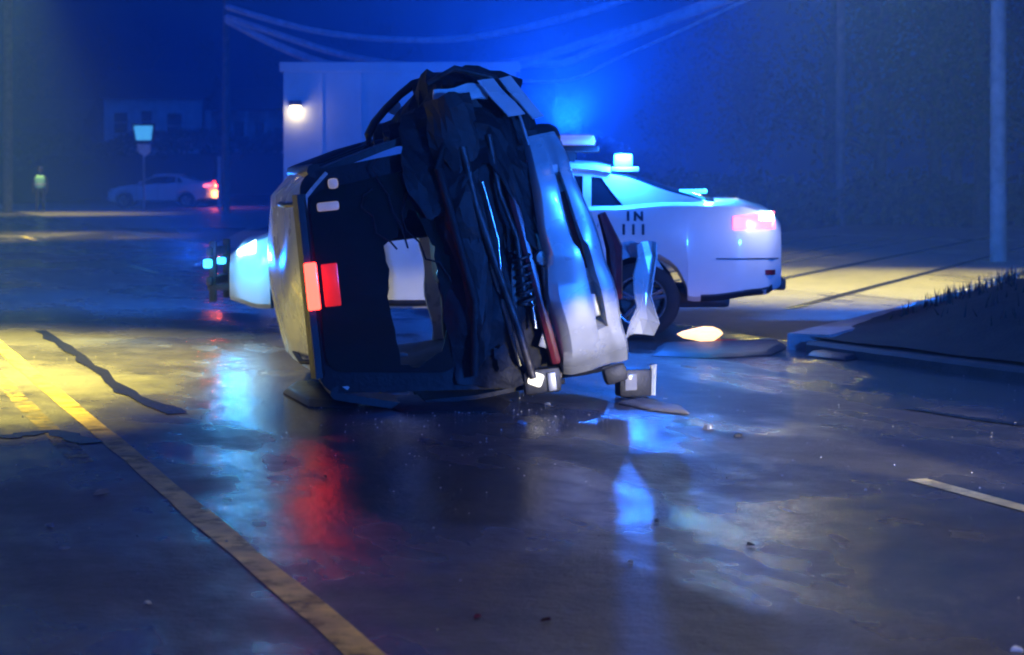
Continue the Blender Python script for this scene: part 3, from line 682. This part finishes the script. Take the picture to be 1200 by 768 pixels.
# torn lining draped from the heap over the gate, and the mess of pipes, hoses and a coil spring below it
def drape(i, j):
    u = .80 + .87 * i; v = 2.26 - .25 * abs(i - .55) * 2 - (.46 + .5 * i + .2 * math.sin(7 * i)) * j
    return crumple(crumple((u, .20 - .36 * min(1, j * 1.8) , v), .10, 2.8), .04, 8)
mb = MB(); mb.grid(drape, 15, 12); mb.thick(.012); mb.build('draped_lining', M['near_black'], sv)
def drape2(i, j):
    u = .98 + .30 * i; v = 2.10 - (1.55 + .3 * math.sin(5 * i)) * j
    return crumple(crumple((u + .10 * j, -.10 - .10 * math.sin(3.1 * i), v), .08, 3.2), .03, 9)
mb = MB(); mb.grid(drape2, 8, 16); mb.thick(.012); mb.build('draped_lining', M['dark_trim'], sv)
for k, (mn, r_, pts) in enumerate((('dark_metal', .028, ((1.16, -.16, 1.75), (1.22, -.2, 1.35), (1.33, -.18, .95), (1.40, -.2, .5), (1.50, -.14, .12))), ('dark_metal', .018, ((1.36, -.15, 1.8), (1.40, -.18, 1.4), (1.46, -.2, 1.1), (1.48, -.16, .7))),
        ('near_black', .03, ((1.10, -.1, 1.9), (1.0, -.2, 1.6), (1.06, -.2, 1.2), (1.15, -.18, .7), (1.1, -.12, .2))), ('bright_metal', .009, ((1.28, -.2, 1.5), (1.33, -.22, 1.1), (1.36, -.22, .9))), ('dark_red', .014, ((1.60, -.12, 1.6), (1.63, -.18, 1.2), (1.69, -.16, .8), (1.72, -.12, .4))),
        ('dark_metal', .022, ((1.0, .05, 2.2), (1.2, -.02, 2.28), (1.45, -.02, 2.2), (1.6, -.04, 2.0))), ('galv', .012, ((1.55, -.08, 2.1), (1.6, -.12, 1.9), (1.62, -.14, 1.7))))):
    MB().tube([crumple(p, .03, 4) for p in pts], r_, 8).build('hose' if mn == 'near_black' else 'pipe', M[mn], sv, 60)
MB().tube([(1.50 + .05 * math.cos(k * .7), -.17 + .05 * math.sin(k * .7), .62 + .0065 * k) for k in range(60)], .011, 6).build('coil_spring', M['dark_metal'], sv, 60)
# open door standing up from the sky side
dr = empty('door', (0, 0, 0)); dr.parent = sv
dr.name = 'door_hinge'
bpy.data.objects.remove(dr)
DW, DV = 1.15, 1.80
def dpt(u, h, off=0): return Vector((u + .10, DW + .30 * h + off, DV + h * .86))
frame_out = [(.56, .02), (.565, .12), (.62, .22), (.72, .33), (.84, .44), (.95, .52), (1.10, .545)]
mb = MB(); mb.tube([dpt(u, h) for u, h in frame_out], [.035, .032, .03, .03, .03, .035, .04], 10)
door = mb.build('door', M['black_plastic'], sv, 50); door['label'] = 'open rear door standing upright'
mb = MB(); mb.grid(lambda i, j: crumple(dpt(.93 + .72 * i, -.02 + (.53 - .10 * abs(i - .4)) * j, .02), .05, 4), 14, 12); mb.thick(.06); mb.build('door_trim', M['dark_trim'], door, 40)
MB().tube([dpt(.60, .03), dpt(.78, .04), dpt(.96, .02)], .035, 8).build('belt_moulding', M['black_plastic'], door, 50)
MB().box(dpt(1.02, .42, -.05), (.10, .05, .17), Matrix.Rotation(R(10), 3, 'Y'), .03).build('grab_handle', M['fabric'], door, 40)
MB().box(dpt(1.28, .30, -.05), (.12, .05, .13), Matrix.Rotation(R(20), 3, 'Y'), .03).build('arm_rest', M['fabric'], door, 40)
mb = MB(); mb.grid(lambda i, j: crumple(dpt(1.06 + .34 * i, .42 + .13 * j, -.06), .05, 6), 9, 6); mb.thick(.02); tb = mb.build('torn_airbag', M['fabric'], door, 40); tb.location = (-.12, -1.30, -.12)
mb = MB(); mb.grid(lambda i, j: crumple(dpt(.80 + .16 * i, .07 + .06 * j + .05 * i, -.03), .03, 6), 8, 5); mb.thick(.02); mb.build('airbag_scrap', M['fabric'], door, 40)
MB().box(dpt(.79, .33, .03), (.08, .04, .10), Matrix.Rotation(R(20), 3, 'Y'), .03).build('mirror_glint_cover', M['fabric'], door, 40)
for k, (a, b) in enumerate((((1.33, .56), (1.50, .26)), ((1.48, .57), (1.66, .22)))):
    ax, bx = dpt(*a), dpt(*b); wv = Vector((.115 if k == 0 else .085, .02, .01))
    mb = MB(); mb.grid(lambda i, j: crumple(ax.lerp(bx, j) + wv * i + Vector((-.10, -1.42, -.10)), .012, 5), 4, 8); mb.thick(.012)
    mb.build('torn_panel', M['silver'], door, 40)
MB().box((1.20, .45, 1.88), (.5, .5, .12), bev=.05).build('wheel_liner', M['black_plastic'], sv, 40)
mb = MB(); mb.grid(lambda i, j: crumple((.95 + .75 * i, .2 + .9 * j, 1.95 + .06 * math.sin(6 * i)), .09, 4), 10, 8); mb.thick(.02); mb.build('torn_liner', M['black_plastic'], sv, 40)
MB().tube([(.95, 3.0, 1.8), (.95, 3.0, 1.9)], .03, 8).box((.95, 3.0, 1.93), (.18, .1, .16), bev=.04).build('door_mirror', M['black_plastic'], sv, 40)

# ------------------------------------------------------------------ debris on the road
def shard(mn, size, seed):
    random.seed(seed); mb = MB(); n = random.randint(5, 8)
    a = sorted(random.uniform(0, 6.28) for _ in range(n)); rr = [size * random.uniform(.5, 1) for _ in a]
    lo = [mb.bm.verts.new((r * math.cos(t), r * math.sin(t) * .7, 0)) for r, t in zip(rr, a)]
    hi = [mb.bm.verts.new((r * .75 * math.cos(t + .1), r * .75 * math.sin(t) * .6, size * random.uniform(.12, .5))) for r, t in zip(rr, a)]
    mb.bm.faces.new(lo[::-1]); mb.bm.faces.new(hi)
    for i in range(n): mb.bm.faces.new((lo[i], lo[(i + 1) % n], hi[(i + 1) % n], hi[i]))
    o = mb.build('scrap_piece', mn); o.rotation_euler = (random.uniform(-.25, .25), random.uniform(-.25, .25), random.uniform(0, 6.28)); return o
deb = [(57, 618, .04, 'galv'), (76, 644, .03, 'galv'), (174, 709, .028, 'fabric'), (120, 580, .06, 'concrete'), (739, 661, .03, 'fabric'), (612, 497, .04, 'galv'), (640, 476, .05, 'galv'), (830, 503, .06, 'galv'), (865, 512, .05, 'black_plastic'),
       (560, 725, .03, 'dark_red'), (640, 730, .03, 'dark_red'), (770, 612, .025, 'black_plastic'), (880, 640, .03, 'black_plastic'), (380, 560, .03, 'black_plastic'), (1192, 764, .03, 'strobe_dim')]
LAB = {'galv': 'small pale metal scrap lying loose on the wet road', 'fabric': 'tiny white fragment lying loose on the wet road', 'concrete': 'pale stone chip lying beside the yellow centre line', 'black_plastic': 'small black plastic shard lying loose on the wet road', 'dark_red': 'small dark red plastic shard lying loose on the wet road', 'strobe_dim': 'small blue glowing fragment lying alone on the wet road'}
for k, (x, y, s, mn) in enumerate(deb):
    o = shard(M[mn], s, 100 + k); g = G(x, y); o.location = (g.x, g.y, .004); tag(o, LAB[mn], 'debris', 'crash debris scattered on the road')
# crumbs of glass and grit too fine to count
mb = MB(); rng = random.Random(77)
for k in range(800):
    c = G(560, 478); r_ = abs(rng.gauss(0, 2.6)); a_ = rng.uniform(0, 6.283); x, y = c.x + r_ * math.cos(a_) * 1.3, c.y - .2 + r_ * math.sin(a_) * 1.5
    if y < 4.5: continue
    h_ = rng.uniform(.002, .007); p_ = Vector((x, y, .004)); t_ = [p_ + Vector((math.cos(q + k) * h_ * 1.3, math.sin(q + k) * h_ * 1.3, 0)) for q in (0, 2.1, 4.2)]; top = p_ + Vector((0, 0, h_ * 1.4))
    mb.poly([t_[0], t_[1], top]); mb.poly([t_[1], t_[2], top]); mb.poly([t_[2], t_[0], top])
tag(mb.build('glass_crumbs', M['lens_off'], recalc=False), 'fine crumbs of broken glass strewn over the road around the wreck', 'glass crumbs', kind='stuff')
# larger pieces
def slab(pts, h, mn, label, name, cr=.03, cat='debris'):
    mb = MB(); ps = [G(*q) for q in pts]; c = sum(ps, Vector()) / len(ps)
    n = 5; lo = [mb.bm.verts.new(p - c + Vector((0, 0, .003))) for p in ps]; hi = [mb.bm.verts.new((p - c) * .86 + Vector((0, 0, h * random.uniform(.6, 1.1)))) for p in ps]
    mb.bm.faces.new(lo); mb.bm.faces.new(hi)
    for i in range(len(ps)): mb.bm.faces.new((lo[i], lo[(i + 1) % len(ps)], hi[(i + 1) % len(ps)], hi[i]))
    bmesh.ops.bevel(mb.bm, geom=list(mb.bm.edges), offset=.012, segments=1, affect='EDGES')
    o = mb.build(name, M[mn], smooth=35); o.location = c; tag(o, label, cat); return o
random.seed(3)
slab([(762, 418), (770, 407), (860, 404), (918, 403), (924, 408), (905, 417), (830, 421)], .06, 'black_plastic', 'long dark bumper strip lying flat on the road beside the burning flare', 'bumper_fragment')
slab([(945, 418), (975, 412), (1010, 410), (1030, 418), (990, 424)], .05, 'black_plastic', 'dark ragged plastic piece lying at the tip of the grass corner', 'plastic_fragment')
slab([(330, 462), (345, 450), (400, 455), (430, 466), (415, 480), (360, 478)], .05, 'black_plastic', 'flat black plastic panel lying under the roof edge of the overturned SUV', 'trim_fragment')
slab([(430, 470), (520, 468), (600, 474), (590, 484), (470, 484)], .05, 'black_plastic', 'crushed black trim lying along the underside of the overturned SUV', 'trim_fragment')
slab([(722, 474), (750, 468), (800, 478), (810, 487), (760, 482)], .03, 'concrete', 'pale curved strip lying on the road right of the torn bumper', 'trim_strip')
# box-like lamp unit that came off the car
g = G(742, 466); lu = empty('lamp_unit', (g.x, g.y, 0), (0, 0, R(12)))
tag(lu, 'square broken lamp unit standing on the road at the end of the torn bumper', 'lamp unit')
MB().box((0, 0, .11), (.24, .16, .20), bev=.025).build('housing', M['black_plastic'], lu, 40)
MB().box((-.04, -.085, .12), (.09, .02, .12), bev=.012).build('lens', M['lens_off'], lu, 40)
MB().tube([(.13, -.06, .02), (.135, -.06, .2), (.13, -.06, .24)], [.02, .022, .03], 8).build('bracket', M['fabric'], lu, 40)
# road flare
g = G(826, 402); fl = empty('road_flare', (g.x, g.y, 0), (0, 0, R(12)))
tag(fl, 'burning road flare lying on wet road under the tail of the patrol car', 'flare')
MB().tube([(.02, 0, .016), (.32, 0, .016)], .014, 10).build('stick', M['flare_stick'], fl, 40)
mb = MB(); mb.lathe([(.002, -.26), (.03, -.20), (.055, -.10), (.07, 0), (.065, .1), (.04, .17), (.002, .2)], 'x', 16)
bmesh.ops.transform(mb.bm, matrix=Matrix.Translation((-.02, 0, .085)), verts=mb.bm.verts)
for v in mb.bm.verts: v.co = crumple(v.co, .02, 9)
mb.build('flame', M['flame'], fl, 60)
lamp('flare_light', 'POINT', (0, -.02, .22), (1, .52, .25), .6, fl, .08)

# ------------------------------------------------------------------ poles, wires, street lamps
def pole(name, base, h, r, label, cat='utility pole', arms=True, mtl='wood_pole'):
    e = empty(name, base); tag(e, label, cat)
    MB().tube([(0, 0, -.3), (0, 0, h * .3), (.01, 0, h * .7), (0, 0, h)], [r, r * .95, r * .85, r * .75], 12).build('shaft', M[mtl], e, 60)
    if arms:
        for z in (h - .6, h - 1.5):
            a = MB().box((0, -.15, z), (2.2, .1, .12), bev=.01).build('cross_arm', M['wood_pole'], e)
            for x in (-.95, -.5, .5, .95): MB().lathe([(.001, 0), (.05, .01), (.035, .06), (.055, .09), (.03, .14), (.001, .15)], 'z', 10, (x, -.15, z + .06)).build('insulator', M['galv'], a, 40)
    return e
def street_lamp(par, z, arm, power, col=(1, .84, .15), spot=150, blend=.7, tilt=0):
    ax, ay = arm
    a = MB().tube([(0, 0, z - .4), (ax * .3, ay * .3, z - .05), (ax * .7, ay * .7, z + .12), (ax, ay, z + .12)], [.05, .045, .04, .035], 10).build('lamp_arm', M['galv'], par, 60)
    dv = Vector((ax, ay, 0)).normalized(); rz = math.atan2(dv.y, dv.x)
    hd = MB().box((ax + dv.x * .3, ay + dv.y * .3, z + .10), (.75, .32, .16), Matrix.Rotation(rz, 3, 'Z'), .06).build('lamp_head', M['galv'], par, 40)
    MB().box((ax + dv.x * .35, ay + dv.y * .35, z + .0), (.45, .24, .05), Matrix.Rotation(rz, 3, 'Z'), .02).build('lamp_glass', M['sodium'], hd, 40)
    lamp('lamp_light', 'SPOT', (ax + dv.x * .35, ay + dv.y * .35, z - .06), col, power, par, .15, (-tilt, 0, 0), spot_size=R(spot), spot_blend=blend)
def Gd(x, Y): return Vector(((x - 600) / F * Y, Y, 0))
p1 = pole('utility_pole', Gd(9, 90), 13, .22, 'tall weathered pole standing beyond the person in the lime vest', arms=True); street_lamp(p1, 11.5, (2.2, -5.5), 9000, spot=66, blend=.9)
p2 = pole('utility_pole', Gd(265, 84), 12, .17, 'slim utility pole rising behind the white car and violet post')
p3 = pole('utility_pole', Gd(1170, 38), 11, .16, 'utility pole with lamp arm at the far edge of the grass corner'); street_lamp(p3, 8.8, (-3.6, -7.5), 25000, spot=74)
p4 = pole('utility_pole', Gd(985, 64), 10.5, .15, 'thin dark pole at the edge of the woods along the side street'); street_lamp(p4, 8.6, (-2.4, -1.5), 1000, spot=30, tilt=R(76))
p5 = pole('street_lamp', Vector((-8.6, 18.0, 0)), 9, .10, 'steel street lamp at the left roadside above the yellow centre line', 'street lamp', False, 'galv'); street_lamp(p5, 8.8, (1.55, -1.2), 72000, spot=70, blend=.9)
fill_lamp = pole('street_lamp', Vector((10.3, 5.6, .1)), 9.3, .10, 'added street lamp out of view on the right, warm fill for the road', 'street lamp', False, 'galv'); street_lamp(fill_lamp, 9.1, (-4.4, .6), 2600, spot=100, blend=.9)  # unseen lamp added as warm fill over the near road
band_lamp = pole('street_lamp', Vector((-16.8, 54, 0)), 9.3, .10, 'added unseen street lamp beside the main road short of the person in lime vest', 'street lamp', False, 'galv'); street_lamp(band_lamp, 9.1, (2.6, -.4), 12000, spot=70, blend=.9)  # added out of view to widen the warm band on the far road
p6 = pole('utility_pole', Vector((24, 58, 0)), 13, .17, 'utility pole out beyond the woods carrying the overhead wires')
# wires
def wire(ctrl, r, label):
    mb = MB(); q = []
    n = 40
    for k in range(n + 1):
        t = k / n * (len(ctrl) - 1); i = min(int(t), len(ctrl) - 2); f = t - i
        a, b = ctrl[max(i - 1, 0)], ctrl[i]; c, d = ctrl[i + 1], ctrl[min(i + 2, len(ctrl) - 1)]
        cr = [.5 * ((2 * b[m]) + (-a[m] + c[m]) * f + (2 * a[m] - 5 * b[m] + 4 * c[m] - d[m]) * f * f + (-a[m] + 3 * b[m] - 3 * c[m] + d[m]) * f ** 3) for m in (0, 1, 2)]
        q.append(P(*cr))
    mb.tube(q, r, 6); o = mb.build('overhead_wire', M['cable'], smooth=60)
    tag(o, label, 'wire', 'overhead wires across the road'); return o
def yy(x): return 84 - (x - 265) / 900 * 34
def wpts(l): return [(x, y, yy(x)) for x, y in l]
wire(wpts([(265, 8), (330, 27), (380, 38), (450, 46), (530, 46), (600, 36), (680, 16), (750, -8), (1000, -110), (1180, -190)]), .13, 'upper overhead wire sagging alone above the other bundled wires')
wire(wpts([(265, 20), (330, 42), (400, 64), (470, 76), (550, 79), (620, 70), (700, 46), (780, 22), (850, -5), (1000, -70), (1180, -160)]), .14, 'middle overhead wire sagging and rising steeply over the patrol car')
wire(wpts([(265, 24), (320, 52), (370, 72), (430, 84), (500, 88), (570, 82), (620, 75), (665, 73), (700, 58), (770, 30), (840, 4), (1000, -62), (1180, -150)]), .14, 'lowest overhead wire dipping just above the overturned SUV')
wire(wpts([(265, 22), (320, 48), (370, 68), (430, 82), (500, 87), (580, 92), (640, 96), (680, 90), (720, 70), (800, 35), (1000, -60), (1180, -152)]), .05, 'thin slack overhead wire drooping beneath the thicker wires')

# ------------------------------------------------------------------ buildings
b = empty('commercial_building', P(332, HZ, 58) - Vector((0, 0, CH)))
tag(b, 'flat-roofed pale building with a lit wall lamp at its corner behind the wreck', 'building')
BW, BH, BD = 6.6, 4.55, 9
MB().box((BW / 2, BD / 2, BH / 2), (BW, BD, BH), bev=.02).build('wall', M['cladding'], b)
MB().box((BW / 2, BD / 2, BH + .1), (BW + .2, BD + .2, .28), bev=.02).build('roof', M['cladding'], b)
for k in range(1, 6): MB().box((k * 1.1, -.012, BH / 2), (.05, .03, BH), bev=.006).build('cladding_seam', M['cladding'], b)
MB().box((4.2, -.03, 1.5), (1.1, .08, 2.2), bev=.02).build('door', M['galv'], b)
wl = MB().box((.36, -.12, 3.62), (.34, .24, .16), bev=.03).build('wall_lamp', M['black_plastic'], b)
MB().box((.36, -.14, 3.50), (.28, .18, .14), bev=.03).build('lamp_glass', M['wall_glow'], wl)
lamp('wall_light', 'POINT', (.36, -.26, 3.36), (1, .80, .35), 16, b, .08)

h = empty('house', P(122, HZ, 132) - Vector((0, 0, CH)) + Vector((0, 0, 2.7)))
tag(h, 'pale two-wing house with dark windows and porch posts up on the bank', 'house')
HWd, HH = 6.3, 3.8
MB().box((HWd / 2, 4, HH / 2), (HWd, 8, HH)).build('wall', M['siding'], h)
MB().box((HWd + 2.7, 4.6, HH / 2 - .35), (5.4, 6.6, HH - .7)).build('wing_wall', M['siding'], h)
mb = MB(); mb.loft([[Vector((x, -.4, HH)), Vector((x, 8.4, HH)), Vector((x, 4, HH + 2.0))] for x in (-.35, HWd + .35)]); mb.build('roof', M['roofing'], h)
mb = MB(); mb.loft([[Vector((x, -.6, HH - .7)), Vector((x, 8.2, HH - .7)), Vector((x, 4, HH + .8))] for x in (HWd + .36, HWd + 5.9)]); mb.build('wing_roof', M['roofing'], h)
for x, z, w, hh in ((1.1, 2.25, .85, 1.3), (2.75, 2.35, .7, 1.3), (4.55, 2.05, .95, 1.6)):
    wi = MB().box((x, -.03, z), (w, .07, hh)).build('window', M['window_dark'], h)
    q = MB()
    for dx, dz, sx, sz in ((0, hh / 2 + .04, w + .16, .08), (0, -hh / 2 - .04, w + .16, .08), (-w / 2 - .04, 0, .08, hh), (w / 2 + .04, 0, .08, hh), (0, 0, w, .05)): q.box((x + dx, -.07, z + dz), (sx, .06, sz))
    q.build('frame', M['siding'], wi)
for x in (HWd + .5, HWd + 1.6, HWd + 2.9, HWd + 4.2): MB().box((x, -.35, 1.5), (.22, .22, 3.0)).build('porch_post', M['siding'], h)
MB().box((HWd + 1.05, 1.26, 1.5), (.7, .06, 2.2)).build('door', M['window_dark'], h)
for x in (HWd + 2.3, HWd + 3.7): MB().box((x, 1.26, 1.8), (.8, .06, 1.2)).build('window', M['window_dark'], h)

h2 = empty('shed', P(70, HZ, 138) - Vector((0, 0, CH)) + Vector((0, 0, 2.6)))
tag(h2, 'low dark shed standing beside the pale house on the bank', 'shed')
MB().box((-1, 3, 1.4), (5, 5, 2.8)).build('wall', M['roofing'], h2)
mb = MB(); mb.loft([[Vector((x, .2, 2.8)), Vector((x, 5.9, 2.8)), Vector((x, 3, 4.2))] for x in (-3.8, 1.8)]); mb.build('roof', M['roofing'], h2)

# sign in front of the house
s = empty('reflective_sign', Gd(168, 92)); tag(s, 'cyan sign panel with reflected light built as glow over a smaller white panel on one post', 'sign')
sc_ = F / 92
def zz(y): return CH - (y - HZ) / sc_
MB().tube([(0, .1, 0), (0, .1, zz(150))], .05, 10).build('post', M['galv'], s, 60)
sf = MB(); sf.loft([[Vector((x, y, z)) for x, z in ((-.52, zz(145)), (.55, zz(145)), (.46, zz(168)), (-.38, zz(168)))] for y in (-.06, .06)]); cab = sf.build('sign_back', M['black_plastic'], s)
sf = MB(); sf.loft([[Vector((x, y, z)) for x, z in ((-.42, zz(147.5)), (.43, zz(147.5)), (.36, zz(164.5)), (-.31, zz(164.5)))] for y in (-.085, -.062)]); sf.build('sign_face', M['sign_face'], cab)  # face emission stands for light thrown back by reflective sheeting
sf = MB(); sf.loft([[Vector((x, y, z)) for x, z in ((-.27, zz(169)), (.33, zz(169)), (.33, zz(178)), (.08, zz(184)), (-.24, zz(178)))] for y in (-.05, .05)]); sf.build('lower_panel', M['sign_white'], s)
# violet marker post beside the white car
vp = empty('marker_post', Gd(257, 96)); tag(vp, 'slim white marker post standing right of the glowing red tail lamps', 'post')
MB().box((0, 0, 1.15), (.17, .06, 2.6), bev=.01).build('shaft', M['sign_white'], vp)
MB().box((-.14, .02, 1.8), (.12, .05, 1.3), bev=.01).build('backboard', M['black_plastic'], vp)

# ------------------------------------------------------------------ the person in a lime vest
def person(loc, rotz):
    J = {}; E_ = []
    def j(n, p, r, par=None):
        J[n] = (Vector(p), r)
        if par: E_.append((par, n))
    j('pelvis', (0, 0, .95), .155); j('waist', (0, 0, 1.08), .145, 'pelvis'); j('chest', (0, 0, 1.30), .165, 'waist'); j('neckb', (0, 0, 1.47), .085, 'chest'); j('neck', (0, .01, 1.53), .055, 'neckb')
    j('headl', (0, .02, 1.60), .085, 'neck'); j('head', (0, .02, 1.69), .10, 'headl'); j('crown', (0, .01, 1.76), .075, 'head'); j('nose', (0, .125, 1.655), .014, 'headl')
    for s in (-1, 1):
        n = 'l' if s < 0 else 'r'
        j(n + 'sh', (s * .19, 0, 1.42), .075, 'chest'); j(n + 'el', (s * .27, -.02, 1.15), .048, n + 'sh'); j(n + 'wr', (s * .27, .06, .90), .032, n + 'el'); j(n + 'palm', (s * .265, .08, .83), .036, n + 'wr')
        for k, (dx, ln) in enumerate(((-.03, .075), (-.01, .085), (.01, .08), (.03, .065))):
            j(f'{n}f{k}', (s * .265 + dx * .3, .09 + dx, .79), .010, n + 'palm'); j(f'{n}g{k}', (s * .26 + dx * .3, .10 + dx, .79 - ln * .7), .008, f'{n}f{k}')
        j(n + 'th', (s * .255, .115, .82), .011, n + 'palm')
        j(n + 'hip', (s * .10, 0, .90), .105, 'pelvis'); j(n + 'kn', (s * .12, .02 + s * .03, .50), .068, n + 'hip'); j(n + 'an', (s * .13, s * .05, .10), .045, n + 'kn'); j(n + 'toe', (s * .14, s * .05 + .16, .045), .042, n + 'an')
    names = list(J); me = bpy.data.meshes.new('person'); me.from_pydata([J[n][0] for n in names], [(names.index(a), names.index(b_)) for a, b_ in E_], [])
    o = bpy.data.objects.new('person', me); COL.objects.link(o)
    sk = o.modifiers.new('skin', 'SKIN'); 
    for i, n in enumerate(names):
        v = me.skin_vertices[0].data[i]; v.radius = (J[n][1], J[n][1]); v.use_root = (n == 'pelvis')
    ss = o.modifiers.new('sub', 'SUBSURF'); ss.levels = 1; ss.render_levels = 2
    me.materials.append(M['cloth_dark'])
    o.location = loc; o.rotation_euler = (0, 0, rotz)
    q = MB(); q.lathe([(.17, .98), (.185, 1.1), (.20, 1.28), (.205, 1.40), (.15, 1.48), (.10, 1.49)], 'z', 20)
    for v in q.bm.verts: v.co.y *= .82; v.co.x *= 1.06
    q.thick(.012); vest = q.build('vest', M['vest'], o, 50)
    q = MB(); q.lathe([(.197, 1.10), (.202, 1.16)], 'z', 20)
    for v in q.bm.verts: v.co.y *= .83; v.co.x *= 1.08
    q.thick(.006); q.build('reflective_band', M['vest_band'], vest, 50)
    q = MB(); q.lathe([(.15, 1.72), (.112, 1.725), (.11, 1.79), (.08, 1.83), (.001, 1.84)], 'z', 18, (0, .015, 0)); q.build('cap', M['cloth_dark'], o, 50)
    q = MB(); q.lathe([(.001, 1.56), (.06, 1.58), (.085, 1.63), (.09, 1.69), (.08, 1.73)], 'z', 16, (0, .035, 0)); q.build('face', M['skin'], o, 50)
    return o
pe = person(G(47, 249), R(188)); pe.scale = (1.1, 1.1, 1.06); tag(pe, 'person in a lime reflective vest and dark trousers standing on the lit road', 'person')

# ------------------------------------------------------------------ trees
def tree_mesh(seed, h, cw, leaves):
    random.seed(seed); t = MB(); tips = []
    trunk = [Vector((0, 0, -.3))]
    for k in range(1, 8): trunk.append(Vector((random.uniform(-.15, .15) * k * .3, random.uniform(-.15, .15) * k * .3, h * .72 * k / 7)))
    t.tube(trunk, [h * .022 * (1 - .75 * k / 7) + .02 for k in range(8)], 9)
    for k in range(16):
        i = random.randint(2, 7); a = random.uniform(0, 6.28); L_ = cw * random.uniform(.5, 1.0); p0 = trunk[i]
        p1_ = p0 + Vector((math.cos(a) * L_ * .5, math.sin(a) * L_ * .5, h * random.uniform(.04, .12))); p2_ = p0 + Vector((math.cos(a) * L_, math.sin(a) * L_, h * random.uniform(.08, .26)))
        t.tube([p0, p1_, p2_], [h * .008 + .02, h * .005 + .012, .012], 5); tips += [p1_, p2_, p0.lerp(p1_, .6)]
        for _ in range(2):
            b_ = random.uniform(0, 6.28); p3 = p1_ + Vector((math.cos(b_), math.sin(b_), random.uniform(.2, .9))) * cw * .35; t.tube([p1_, p3], [h * .003 + .01, .008], 4); tips.append(p3)
    tips += [trunk[-1] + Vector((0, 0, h * .12)), trunk[-1] + Vector((0, 0, h * .2))]
    c = MB()
    for k in range(leaves):
        p0 = random.choice(tips); r = cw * .30
        p_ = p0 + Vector((random.gauss(0, r * .55), random.gauss(0, r * .55), random.gauss(0, r * .5)))
        n = Vector((random.gauss(0, 1), random.gauss(0, 1), random.gauss(0, 1))).normalized(); u = n.orthogonal().normalized() * random.uniform(.07, .16); v = n.cross(u) * random.uniform(.5, .8)
        c.poly([p_ - u, p_ + v, p_ + u, p_ - v])
    return t, c
TR = []
for sd, hh, cw in ((11, 12, 3.0), (23, 15, 3.4), (37, 10, 2.6)):
    t, c = tree_mesh(sd, hh, cw, 2600)
    e = empty('tree'); t.build('trunk', M['bark'], e, 60); c.build('crown', M['leaf'], e, recalc=False); TR.append(e)
random.seed(5)
used = [False] * 3
def place_tree(k, x, Y, s, label, group):
    e = TR[k] if not used[k] else copy_tree(TR[k]); used[k] = True
    g = Gd(x, Y); e.location = (g.x, g.y, bank((g.x + 70) / 88, (Y - 112) / 100).z if Y > 112 and -70 < g.x < 18 else -.05); e.rotation_euler = (0, 0, random.uniform(0, 6.28)); e.scale = (s, s, s); tag(e, label, 'tree', group)
for k, x, Y, s in ((1, 975, 76, .9), (2, 1030, 66, 1.1), (0, 1095, 72, .95), (1, 1150, 62, .85), (2, 1220, 60, 1.2), (2, 880, 98, 1.0), (0, 1120, 92, 1.0), (2, 790, 118, 1.0)):
    place_tree(k, x, Y, s, 'dark leafy tree in the woods behind the side street', 'trees in the woods by the side street')
for k, x, Y, s in ((1, 40, 165, .85), (0, 110, 158, .9), (1, 180, 162, .8), (2, 250, 155, 1.0), (0, 320, 150, .8), (1, -30, 158, .9), (0, 390, 156, .85), (2, 20, 145, .9), (1, 460, 160, .8), (0, 560, 165, .9), (1, 650, 170, .8)):
    place_tree(k, x, Y, s, 'dark tree on the bank rising behind the pale house', 'trees on the bank behind the house')
# shrubs along the foot of the bank and of the woods read as one mass
mb = MB(); random.seed(9)
for k in range(26000):
    if k % 2: X, Y = random.uniform(4, 34), random.gauss(66, 2.2); hh = 1.0 + .7 * noise.noise((X * .5, Y * .3, 0))
    else: X, Y = random.uniform(-42, 10), random.gauss(121, 1.8); hh = 1.0 + .9 * noise.noise((X * .35, 2, 0))
    if -12 < X < -2 and False: continue
    z = random.uniform(0, 1) ** .7 * max(.3, hh * 1.3) + (bank((X + 70) / 88, max(0, (Y - 112) / 100)).z if Y > 100 and X < 18 else 0)
    p_ = Vector((X, Y, z)); n = Vector((random.gauss(0, 1), random.gauss(0, 1), random.gauss(0, 1))).normalized(); u = n.orthogonal().normalized() * random.uniform(.08, .2); v = n.cross(u) * .7
    mb.poly([p_ - u, p_ + v, p_ + u, p_ - v])
tag(mb.build('undergrowth', M['leaf'], recalc=False), 'dark undergrowth along the edge of the woods and the bank', 'undergrowth', kind='stuff')

# ------------------------------------------------------------------ damp night air
hz = MB(); hz.box((-10, 80, 12), (240, 240, 28)); ho = hz.build('haze', M['galv'])
hm = bpy.data.materials.new('damp_air'); hm.use_nodes = True; hn = hm.node_tree
for n_ in list(hn.nodes):
    if n_.type == 'BSDF_PRINCIPLED': hn.nodes.remove(n_)
pv = hn.nodes.new('ShaderNodeVolumePrincipled'); pv.inputs['Color'].default_value = (.20, .48, 1, 1); pv.inputs['Density'].default_value = .0042; pv.inputs['Anisotropy'].default_value = .3  # blue put into the scatter colour to hold back warm lamp glow
hn.links.new(pv.outputs[0], hn.nodes['Material Output'].inputs['Volume'])
ho.data.materials.clear(); ho.data.materials.append(hm); tag(ho, 'blue-tinted damp night air lit by the strobes', 'haze', kind='stuff')
